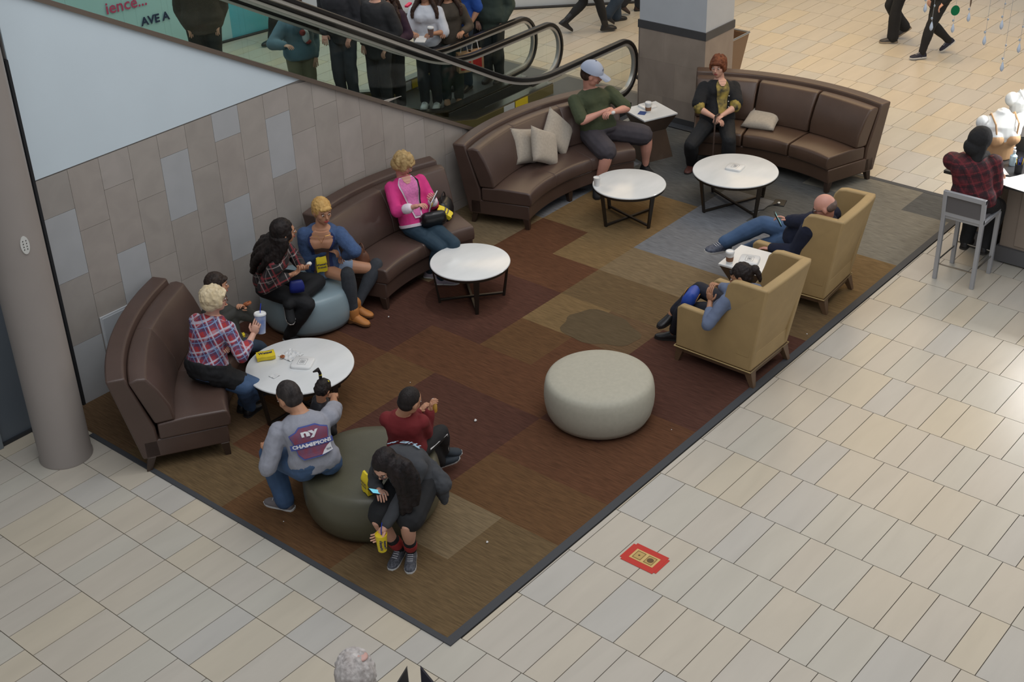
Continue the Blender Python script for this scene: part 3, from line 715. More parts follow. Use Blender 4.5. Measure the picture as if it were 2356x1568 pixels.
for i, (x, y, r) in enumerate(crumbs):
    q = MB(); q.ell((x, y, .010+r*.4), (r, r*.7, r*.5), n=7, m=4); q.ell((x+r*.6, y+r*.7, .010+r*.3), (r*.6, r*.5, r*.4), n=6, m=4)
    o = obj('litter_scrap', q, mat('white paper scrap', (215, 213, 210), .8), smooth=None, disp=(.004, .01)); o.data.transform(Matrix.Translation(V((-x, -y, -.01)))); o.location = (x, y, .01)
    tag(o, ['white paper scrap on the carpet left of the cream pouf', 'white scrap on the carpet near the tan ankle boots', 'tiny white crumb on the red-brown carpet', 'tiny white crumb near the grey running shoe', 'white scrap on the carpet near the front corner', 'white crumb beside the farther wing chair', 'tiny crumb on the carpet right of the cream pouf'][i], 'litter')

# ================================================================= PEOPLE
def ik(a, c, l1, l2, hint):
    "two-bone joint: returns (mid, end) with exact lengths"
    a, c, hint = V(a), V(c), V(hint); d = c-a; D = d.length
    if D > (l1+l2)*.995: c = a+d.normalized()*(l1+l2)*.995; d = c-a; D = d.length
    if D < abs(l1-l2)+.03: D = abs(l1-l2)+.03
    n = d.normalized(); x = (l1*l1-l2*l2+D*D)/(2*D); h = math.sqrt(max(l1*l1-x*x, 0))
    p = hint-a; p = p-n*p.dot(n)
    if p.length < 1e-3: p = V((0, 0, 1))-n*n.z
    return a+n*x+p.normalized()*h, c
def basis(f, u):
    f = V(f).normalized(); u = V(u); u = (u-f*u.dot(f)).normalized(); return Matrix((f, u.cross(f), u)).transposed()   # cols: fwd, left, up
SKIN = {'fair': (208, 160, 138), 'tan': (188, 138, 108), 'olive': (176, 128, 98), 'pink': (206, 150, 132)}
def skin(k): return mat('skin '+k, SKIN[k], .5, var=.04, scale=8)
PROF = [(-.13, .10, .085), (-.06, .150, .105), (.04, .168, .12), (.16, .165, .118), (.34, .142, .105), (.5, .145, .105), (.68, .158, .115), (.80, .160, .108), (.88, .142, .094), (.94, .100, .078), (1.0, .062, .062), (1.04, .054, .056)]
class Body: pass
def rig(J, s, build=1.0, belly=0, bust=0, shw=.165):
    B = Body(); B.s = s; B.J = J = {k: (V(v) if hasattr(v, '__len__') else v) for k, v in J.items()}
    B.pel, B.neck, B.head = J['pelvis'], J['neck'], J['head']
    sd = (J['shL']-J['shR']).normalized(); mid = (J['shL']+J['shR'])/2
    ax = (B.neck-B.pel).normalized()
    base = B.neck-ax*.098*s
    sd = (sd-ax*sd.dot(ax)*.6).normalized()
    B.shL, B.shR = base+sd*shw*s*math.sqrt(build), base-sd*shw*s*math.sqrt(build)
    kn = (J['knL']+J['knR'])/2
    hs = sd.copy(); hs.z *= .3; hs.normalize()
    if 'hside' in J: hs = J['hside'].normalized()
    B.hipL, B.hipR = B.pel+hs*.092*s*build**.5, B.pel-hs*.092*s*build**.5
    B.sd, B.hs = sd, hs
    B.elL, B.wrL = ik(B.shL, J['wrL'], .285*s, .25*s, J['elL']); B.elR, B.wrR = ik(B.shR, J['wrR'], .285*s, .25*s, J['elR'])
    B.knL, B.anL = ik(B.hipL, J['anL'], .435*s, .41*s, J['knL']); B.knR, B.anR = ik(B.hipR, J['anR'], .435*s, .41*s, J['knR'])
    B.build, B.belly, B.bust = build, belly, bust
    L = (B.neck-B.pel).length; fwd = hs.cross(V((0, 0, 1)))
    fa = sd.cross(ax).normalized(); B.fwd = fa
    lean = ax.cross(V((0, 0, 1))).length
    def frame(t):
        c = B.pel.lerp(B.neck, t); b_ = math.sin(PI*max(0, min(1, t)))*.035*s*J.get('slouch', 1 if lean > .25 else .2); c = c-fa*b_
        side = hs.lerp(sd, max(0, min(1, t))).normalized()
        f = side.cross(ax).normalized(); return c, side, f
    B.frame = frame
    def prof(t):
        for (t0, w0, d0), (t1, w1, d1) in zip(PROF, PROF[1:]):
            if t <= t1: k = max(0, (t-t0)/(t1-t0)); k = k*k*(3-2*k); return (w0+(w1-w0)*k), (d0+(d1-d0)*k)
        return PROF[-1][1:]
    def surf(t, a, e):
        "a=0 front, pi/2 = person's left, e = offset"
        c, side, f = frame(t); w, d = prof(t); bm_ = math.sqrt(build)
        w = w*s*bm_+e; d = d*s*bm_+e
        ca, sa = math.cos(a), math.sin(a)
        x = abs(sa)**.85*(1 if sa > 0 else -1)*w; y = abs(ca)**.85*(1 if ca > 0 else -1)*d
        if ca > 0: y += (belly*max(0, 1-((t-.28)/.32)**2)+bust*max(0, 1-((t-.70)/.16)**2)*min(1, abs(sa)*2+.4)*(abs(sa) < .9))*ca*s
        return c+side*x+f*y
    B.surf = surf
    return B
def torso(q, B, e, t0, t1, n=26):
    ts = [t0+(t1-t0)*i/14 for i in range(15)]
    q.loft([[B.surf(t, 2*PI*j/n, e) for j in range(n)] for t in ts])
def limb(q, a, b, r0, r1, bulge=0, n=12):
    a, b = V(a), V(b); d = b-a; k = 7; pts = []; rs = []
    for ang in (70, 35): pts.append(a-d.normalized()*r0*math.sin(rad(ang))); rs.append(r0*math.cos(rad(ang)))
    for i in range(k+1):
        t = i/k; pts.append(a+d*t); rs.append(r0+(r1-r0)*t+bulge*math.sin(PI*min(1, t*1.5)) if t < .67 or not bulge else r0+(r1-r0)*t+bulge*0)
    for ang in (35, 70): pts.append(b+d.normalized()*r1*math.sin(rad(ang))); rs.append(r1*math.cos(rad(ang)))
    q.tube(pts, rs, n)
def hand(q, wr, el, s, mirror, curl=.5, dirv=None, normal=None, spread=1.0):
    "palm, four bent fingers of unequal length, thumb from the side"
    d = V(dirv).normalized() if dirv is not None else (wr-el).normalized()
    nrm = V(normal) if normal is not None else V((0, 0, -1)); nrm = nrm-d*nrm.dot(d)
    if nrm.length < .05: nrm = V((.3, .2, -1)); nrm = nrm-d*nrm.dot(d)
    nrm.normalize(); wd = d.cross(nrm)*(-1 if mirror else 1)
    Bm = Matrix((d, wd, nrm)).transposed()
    q.ell(wr+d*.045*s, (.052*s, .040*s, .017*s), Bm, 12, 8)
    q.ell(wr+d*.065*s+wd*.002*s, (.03*s, .041*s, .014*s), Bm, 12, 8)
    for k, (o, ln) in enumerate(((.030, .070), (.0105, .080), (-.010, .074), (-.029, .058))):
        r = .0088*s; p = wr+d*.082*s+wd*o*s; a = curl*.5+.06*k
        dd = d+wd*o*1.6*spread
        dd.normalize(); p1 = p+(dd*math.cos(a)+nrm*math.sin(a))*ln*.45*s; a2 = a+curl*.9
        p2 = p1+(dd*math.cos(a2)+nrm*math.sin(a2))*ln*.33*s; a3 = a2+curl*.5
        p3 = p2+(dd*math.cos(a3)+nrm*math.sin(a3))*ln*.26*s
        q.tube([p-dd*.014*s, p, p1, p2, p3, p3+(p3-p2)*.25], [r, r, r*.95, r*.85, r*.75, r*.35], 7)
    p = wr+d*.022*s+wd*.030*s; t1 = p+(d*.6+wd*.62+nrm*.35).normalized()*.036*s; t2 = t1+(d*.85+wd*.1+nrm*.45).normalized()*.030*s
    q.tube([p-wd*.012*s, p, t1, t2, t2+(t2-t1)*.3], [.012*s, .0125*s, .0105*s, .009*s, .004*s], 8)
    return Bm
def shoe(T, an, toe, upv, s, m_, sole, name='shoe', ln=1.0, high=False, heel=0, laces=False):
    f = V(toe).normalized(); u = V(upv); u = (u-f*u.dot(f)).normalized(); Bm = Matrix((f, u.cross(f), u)).transposed(); o = V(an)-u*.075*s
    q = MB(); rings = []
    for x, w, h in ((-.072, .022, .045), (-.062, .034, .075), (-.035, .040, .098 if not high else .13), (.01, .042, .10 if not high else .14), (.045, .043, .082), (.085, .046, .062), (.125, .047, .05), (.16, .040, .042), (.18, .026, .034), (.188, .012, .028)):
        x *= ln
        rings.append([o+Bm @ (V((x, w*cx_, .014+max(0, (h-.014))*hz))*s) for cx_, hz in ((-1, 0), (-1.02, .35), (-.8, .8), (-.35, 1), (.35, 1), (.8, .8), (1.02, .35), (1, 0))])
    q.loft(rings); sh = obj(name, q, m_, T, smooth=60)
    q = MB(); rings = []
    for x, w in ((-.080, .020), (-.068, .037), (-.03, .043), (.02, .042), (.06, .045), (.10, .049), (.14, .048), (.17, .036), (.192, .018)):
        x *= ln; z0 = -.004; 
        if heel and x < -.0: z0 = -heel
        rings.append([o+Bm @ (V((x, w*k_, z_))*s) for k_, z_ in ((-1, z0), (-1, .018), (1, .018), (1, z0))])
    q.loft(rings); so = obj('sole', q, sole, T, smooth=60); so.parent = sh; so.matrix_parent_inverse = Matrix.Identity(4)
    if laces or name in ('running_shoe', 'trainer'):
        q = MB()
        for i, (x, h) in enumerate(((.045, .086), (.062, .078), (.080, .070), (.098, .064))): q.tube([o+Bm @ (V((x*ln, .022, h-.004))*s), o+Bm @ (V(((x+.008)*ln, 0, h+.002))*s), o+Bm @ (V((x*ln, -.022, h-.004))*s)], .0032*s, 5)
        lc = obj('laces', q, mat('pale laces', (196, 196, 200), .7), T); lc.parent = sh; lc.matrix_parent_inverse = Matrix.Identity(4)
    return Bm
def hairmat(name, rgb, rgb2=None):
    return mat('hair '+name, rgb, .55, spec=.25, scale=28, stretch=(1, 1, .18), rgb2=rgb2 or tuple(min(255, int(x*1.5+8)) for x in rgb), bump=.5, bscale=90, detail=5)
def head_parts(T, B, face, skn, eyes=True, brow=(50, 36, 28), lips=(170, 90, 84), glasses=None, hs=1.0):
    s = B.s*hs*1.05; axis = (B.head-B.neck).normalized(); B.head = B.head-axis*.028*B.s
    Bm = basis(face, axis*.35+V((0, 0, .65)) if abs(V(face).normalized().z) < .75 else axis); B.HB = Bm; c = B.head; B.hsz = s
    B.hp = lambda f, l, u: c+Bm @ (V((f, l, u))*s)
    if eyes:
        for sy in (1, -1):
            q = MB(); q.ell(B.hp(.0815, .031*sy, .008), (.010*s, .0125*s, .0062*s), Bm, 10, 6); q.mi = 1; q.ell(B.hp(.0885, .031*sy, .008), (.005*s, .0068*s, .0062*s), Bm, 8, 5)
            obj('eye', q, [mat('eye white', (214, 206, 200), .3), mat('dark iris', (44, 30, 24), .2)], T, smooth=180)
            q = MB(); q.tube([B.hp(.083, .014*sy, .024), B.hp(.087, .031*sy, .030), B.hp(.077, .049*sy, .023)], [.0028*s, .0042*s, .002*s], 6); obj('eyebrow', q, mat('brow %d' % brow[0], brow, .7), T, smooth=180)
        q = MB(); q.ell(B.hp(.0885, 0, -.0565), (.008*s, .024*s, .0055*s), Bm, 10, 6); q.ell(B.hp(.087, 0, -.064), (.009*s, .020*s, .006*s), Bm, 10, 6); obj('lips', q, mat('lips %d' % lips[0], lips, .4), T, smooth=180)
    if glasses:
        G_ = thing_part = MB()
        for sy in (1, -1):
            ring = [B.hp(.099, .033*sy+.024*math.cos(a), .006+.018*math.sin(a)) for a in [2*PI*k/16 for k in range(17)]]
            G_.tube(ring, .0022*s, 5, caps=False); G_.tube([B.hp(.097, .056*sy, .010), B.hp(.05, .076*sy, .010), B.hp(-.01, .079*sy, .004)], .002*s, 5)
        G_.tube([B.hp(.100, .010, .010), B.hp(.102, 0, .013), B.hp(.100, -.010, .010)], .002*s, 5)
        obj('glasses', G_, mat('glasses frame', glasses, .3), T)
def head_mesh(q, B):
    c = B.head; Bm = B.HB; s = B.hsz; hp = B.hp
    q.ell(hp(-.010, 0, .022), (.097*s, .079*s, .096*s), Bm, 20, 14)
    q.ell(hp(.022, 0, -.045), (.064*s, .062*s, .066*s), Bm, 16, 10)
    q.ell(hp(.048, 0, -.088), (.030*s, .030*s, .024*s), Bm, 12, 8)
    q.ell(hp(.040, .036, -.022), (.038*s, .030*s, .032*s), Bm, 12, 8); q.ell(hp(.040, -.036, -.022), (.038*s, .030*s, .032*s), Bm, 12, 8)
    q.tube([hp(.080, 0, .020), hp(.092, 0, .0), hp(.104, 0, -.024), hp(.090, 0, -.034)], [.008*s, .010*s, .0135*s, .011*s], 8)
    q.tube([hp(.075, -.045, .024), hp(.086, 0, .026), hp(.075, .045, .024)], [.008*s, .011*s, .008*s], 8)
    q.ell(hp(.076, 0, -.058), (.014*s, .026*s, .014*s), Bm, 10, 6)
    for sy in (1, -1): q.ell(hp(-.008, .080*sy, -.004), (.017*s, .010*s, .032*s), Bm, 10, 8)
    q.capsule(B.neck-(B.head-B.neck).normalized()*.05*s, hp(-.018, 0, -.045), .056*s*B.build**.4, .052*s)
def tufts(q, B, n, ln, vol, seed):
    "short locks lying over the skull, swept forward from the crown"
    rnd = random.Random(seed); s = B.hsz
    for i in range(n):
        az = rnd.uniform(-2.9, 2.9); el = rnd.uniform(-.15, 1.25) if abs(az) > .9 else rnd.uniform(.55, 1.3)
        r = (.100+vol, .084+vol, .100+vol)
        def pt(a, e, k=1.0): return B.hp(-.022+r[0]*k*math.cos(e)*math.cos(a), r[1]*k*math.cos(e)*math.sin(a), .032+r[2]*k*math.sin(e))
        a2 = az*(1-.10*rnd.random())+rnd.uniform(-.1, .1); e2 = el-ln*8*rnd.uniform(.6, 1.2)
        q.tube([pt(az, el, .96), pt((az+a2)/2, (el+e2)/2, 1.03), pt(a2, e2, 1.0+rnd.uniform(0, .05))], [.014*s, .012*s, .004*s], 6)
HAIR = {}
def hair(T, B, style, m_, **k):
    q = MB(); hp = B.hp; s = B.hsz; Bm = B.HB; vx = .0075; dsp = (.012, .02); sm = 1
    if style in ('short', 'buzz'):
        e = .004 if style == 'buzz' else .012
        q.ell(hp(-.024, 0, .034), ((.092+e)*s, (.077+e)*s, (.094+e)*s), Bm, 20, 14)
        q.ell(hp(-.045, 0, -.01), ((.062+e)*s, (.072+e)*s, (.062+e)*s), Bm, 16, 10)
        if style == 'buzz': dsp = (.003, .02)
        else: tufts(q, B, 60, .045, -.004, 5); vx = .006
        if k.get('fringe'):
            q.tube([hp(.060, .055, .055), hp(.080, .02, .066), hp(.082, -.02, .064), hp(.062, -.052, .055)], [.018*s, .020*s, .020*s, .016*s], 8)
    if style == 'full':  # short womens cut with volume
        q.ell(hp(-.022, 0, .034), (.108*s, .095*s, .100*s), Bm, 20, 14)
        q.ell(hp(-.045, 0, -.025), (.080*s, .090*s, .075*s), Bm, 16, 10)
        for sy in (1, -1): q.ell(hp(.012, .078*sy, .0), (.040*s, .022*s, .05*s), Bm, 12, 8)
        q.tube([hp(.046, .070, .040), hp(.076, .038, .062), hp(.082, -.01, .066), hp(.060, -.064, .046)], [.020*s, .021*s, .021*s, .018*s], 8)
        tufts(q, B, 80, .055, .004, 9); vx = .006; dsp = (.010, .03)
    if style == 'long':
        q.ell(hp(-.024, 0, .034), (.104*s, .090*s, .104*s), Bm, 20, 14)
        q.ell(hp(-.045, 0, -.03), (.075*s, .088*s, .08*s), Bm, 16, 10)
        for sy in (1, -1): q.ell(hp(.018, .076*sy, .0), (.032*s, .018*s, .05*s), Bm, 12, 8)
        for pts, r0, r1 in k['locks']:  # falling locks
            pts = [V(p) for p in pts]; n_ = len(pts)
            q.tube(pts, [r0+(r1-r0)*i/(n_-1) for i in range(n_)], 12)
        dsp = (.013, .028)
    if style == 'bun':
        q.ell(hp(-.024, 0, .034), (.102*s, .086*s, .102*s), Bm, 20, 14); q.ell(hp(-.045, 0, -.015), (.065*s, .080*s, .065*s), Bm, 16, 10)
        q.tube([hp(.060, .045, .058), hp(.078, 0, .070), hp(.060, -.045, .058)], [.016*s, .018*s, .016*s], 8)
        q.capsule(hp(-.10, 0, .03), hp(-.135, 0, .04), .03*s, .045*s)
        if k.get('tail'): q.tube([hp(-.12, 0, .04)]+[V(p) for p in k['tail']], [.03*s, .028*s, .022*s, .01*s][:len(k['tail'])+1], 10)
    if style == 'bald':
        q.ell(hp(-.046, 0, .004), (.068*s, .080*s, .060*s), Bm, 20, 12); dsp = (.003, .02)
    if style == 'hood':
        q.ell(hp(-.02, 0, .025), (.125*s, .105*s, .125*s), Bm, 20, 14); q.ell(hp(-.03, 0, -.07), (.10*s, .10*s, .09*s), Bm, 16, 10); dsp = (.01, .08)
        for pts, r0, r1 in k.get('locks', []): q.tube([V(p) for p in pts], [r0+(r1-r0)*i/(len(pts)-1) for i in range(len(pts))], 12)
    return obj(k.get('name', 'hair'), q, m_, T, remesh=vx, smoothit=sm, disp=dsp)
def drape(B, angs, t1, e=.03, r0=.05, r1=.025, t0=.90):
    "locks of hair falling from the crown over the shoulders and down the torso"
    out = []
    for a in angs:
        y = math.sin(a)*.075; x = -.03+.05*math.cos(a)
        p = [B.hp(x, y, -.02), B.hp(x*1.1, y*1.25, -.09)]
        for i in range(4):
            t = t0+(t1-t0)*i/3; p.append(B.surf(t, a, e+(.012 if i == 0 else 0)))
        out.append((p, r0, r1))
    return out
def leg_cloth(T, B, m_, name='trousers', e=.016, cut=(1.0, 1.0), flare=0, vx=.0105, top=.10):
    q = MB(); s = B.s; b = B.build**.5
    torso(q, B, e*.8, -.13, top)
    for hip, kn, an, c in ((B.hipL, B.knL, B.anL, cut[0]), (B.hipR, B.knR, B.anR, cut[1])):
        if c >= .5:
            limb(q, hip, kn, .082*s*b+e, .058*s*b+e+flare*.2)
            if c > .52:
                k = (c-.5)/.5; end = kn.lerp(an, k); limb(q, kn, end, .056*s*b+e+flare*.2, .040*s+e*1.1+flare, .010*s)
        else: limb(q, hip, hip.lerp(kn, c*2), .084*s*b+e, .070*s*b+e*1.5)
    return obj(name, q, m_, T, remesh=vx, smoothit=3, disp=(.010, .09))
def top_cloth(T, B, m_, name='shirt', e=.018, t0=.02, t1=.99, sleeve=(1.0, 1.0), vx=.0105, loose=0, disp=(.014, .08), extra=None, armr=0):
    q = MB(); s = B.s; b = B.build**.5
    torso(q, B, e, t0, t1)
    if loose: q.loft([[B.surf(t0-.02-.0, 2*PI*j/24, e+loose) for j in range(24)], [B.surf(t0+.2, 2*PI*j/24, e) for j in range(24)]])
    for sh, el, wr, c in ((B.shL, B.elL, B.wrL, sleeve[0]), (B.shR, B.elR, B.wrR, sleeve[1])):
        q.ell(sh, (.050*s*b+e,)*3, None, 12, 8)
        if c > .5:
            limb(q, sh, el, .048*s*b+e+armr, .040*s*b+e+armr)
            end = el.lerp(wr, (c-.5)*2); limb(q, el, end, .040*s*b+e+armr, .032*s+e*.7+armr)
        elif c > 0: limb(q, sh, sh.lerp(el, c*2), .049*s*b+e, .047*s*b+e*1.3)
    if extra: extra(q)
    return obj(name, q, m_, T, remesh=vx, smoothit=3, disp=disp)
def panel(T, B, m_, name, a0, a1, t0, t1, e, n=10, k=16):
    q = MB(); rings = []
    for i in range(k+1):
        t = t0+(t1-t0)*i/k; w = 1
        rings.append([B.surf(t, a0+(a1-a0)*j/n, e) for j in range(n+1)]+[B.surf(t, a1-(a1-a0)*j/n, e-.012) for j in range(n+1)])
    q.loft(rings); return obj(name, q, m_, T, smooth=60)
def vneck(T, B, m_, name, half0, half1, t0, t1, e, th=.010):
    "front opening widening towards the neck"
    q = MB(); rings = []; k = 14; n = 10
    for i in range(k+1):
        t = t0+(t1-t0)*i/k; h = half0+(half1-half0)*(i/k)
        rings.append([B.surf(t, -h+2*h*j/n, e) for j in range(n+1)]+[B.surf(t, h-2*h*j/n, e-th) for j in range(n+1)])
    q.loft(rings); return obj(name, q, m_, T, smooth=60)
def person(key, J, label, face, skn='fair', s=None, build=1, belly=0, bust=0, shw=.165, hands=None, arms=True, hs=1.0, vx=.0085, eyes=True, glasses=None, brow=(50, 36, 28), lips=(170, 90, 84), group=None, slouch=None, bare=True):
    s = s or J.get('s', 1); J = dict(J)
    if slouch is not None: J['slouch'] = slouch
    B = rig(J, s, build, belly, bust, shw)
    T = thing('person', label, 'person', (B.pel.x, B.pel.y, min(B.anL.z, B.anR.z)-.08*s if min(B.anL.z, B.anR.z) < .2 else 0), group)
    head_parts(T, B, face, skn, eyes, brow, lips, glasses, hs)
    q = MB(); torso(q, B, 0, -.10, 1.0); b = build**.5
    head_mesh(q, B)
    for sh, el, wr in ((B.shL, B.elL, B.wrL), (B.shR, B.elR, B.wrR)):
        q.ell(sh, (.048*s*b,)*3, None, 12, 8); limb(q, sh, el, .046*s*b, .039*s*b); limb(q, el, wr, .039*s*b, .026*s, .004*s)
        q.capsule(wr-(wr-el).normalized()*.01*s, wr+(wr-el).normalized()*.02*s, .027*s, .026*s)
    for hip, kn, an in ((B.hipL, B.knL, B.anL), (B.hipR, B.knR, B.anR)):
        limb(q, hip, kn, .082*s*b, .055*s*b); limb(q, kn, an, .053*s*b, .036*s, .012*s*b); q.capsule(an, an-V((0, 0, .02*s)), .037*s, .036*s)
    sk = skin(skn)
    me_o = obj('body', q, sk, T, remesh=vx, smoothit=2)
    h = hands or {}
    q = MB()
    hand(q, B.wrL, B.elL, s*(.97), True, **h.get('L', {})); hand(q, B.wrR, B.elR, s*.97, False, **h.get('R', {}))
    # join the hands into the body mesh
    bm = bmesh.new(); bm.from_mesh(me_o.data); hm = q.mesh('h', [sk]); hm.transform(T.matrix_basis.inverted()); bm.from_mesh(hm)
    bmesh.ops.recalc_face_normals(bm, faces=bm.faces); bm.to_mesh(me_o.data); bm.free()
    me_o.data.polygons.foreach_set('use_smooth', [True]*len(me_o.data.polygons))
    B.T = T; return B
def sole_up(B, side):
    an = getattr(B, 'an'+side); kn = getattr(B, 'kn'+side); return (kn-an).normalized()
def feet(B, m_, sole, toeL=None, toeR=None, **k):
    for sd_, toe in (('L', toeL), ('R', toeR)):
        an = getattr(B, 'an'+sd_); kn = getattr(B, 'kn'+sd_)
        flat = an.z < .16
        upv = V((0, 0, 1)) if flat else (kn-an).normalized()
        if flat: an = V((an.x, an.y, .08*B.s if an.z < .135 and B.J.get('zf', 0) == 0 else an.z))
        if toe is None: toe = B.hs.cross(V((0, 0, 1)))
        shoe(B.T, an, toe, upv, B.s, m_, sole, **k)
denim = mat('blue denim', (62, 88, 122), .8, var=.14, scale=5, bump=.15, bscale=200)
ddenim = mat('dark denim', (38, 54, 72), .8, var=.14, scale=5, bump=.15, bscale=200)
black = mat('black cloth', (22, 23, 26), .8, var=.1, scale=6, bump=.1, bscale=100)
rubw = mat('white rubber sole', (200, 200, 198), .6); rubd = mat('dark rubber sole', (40, 38, 36), .6)
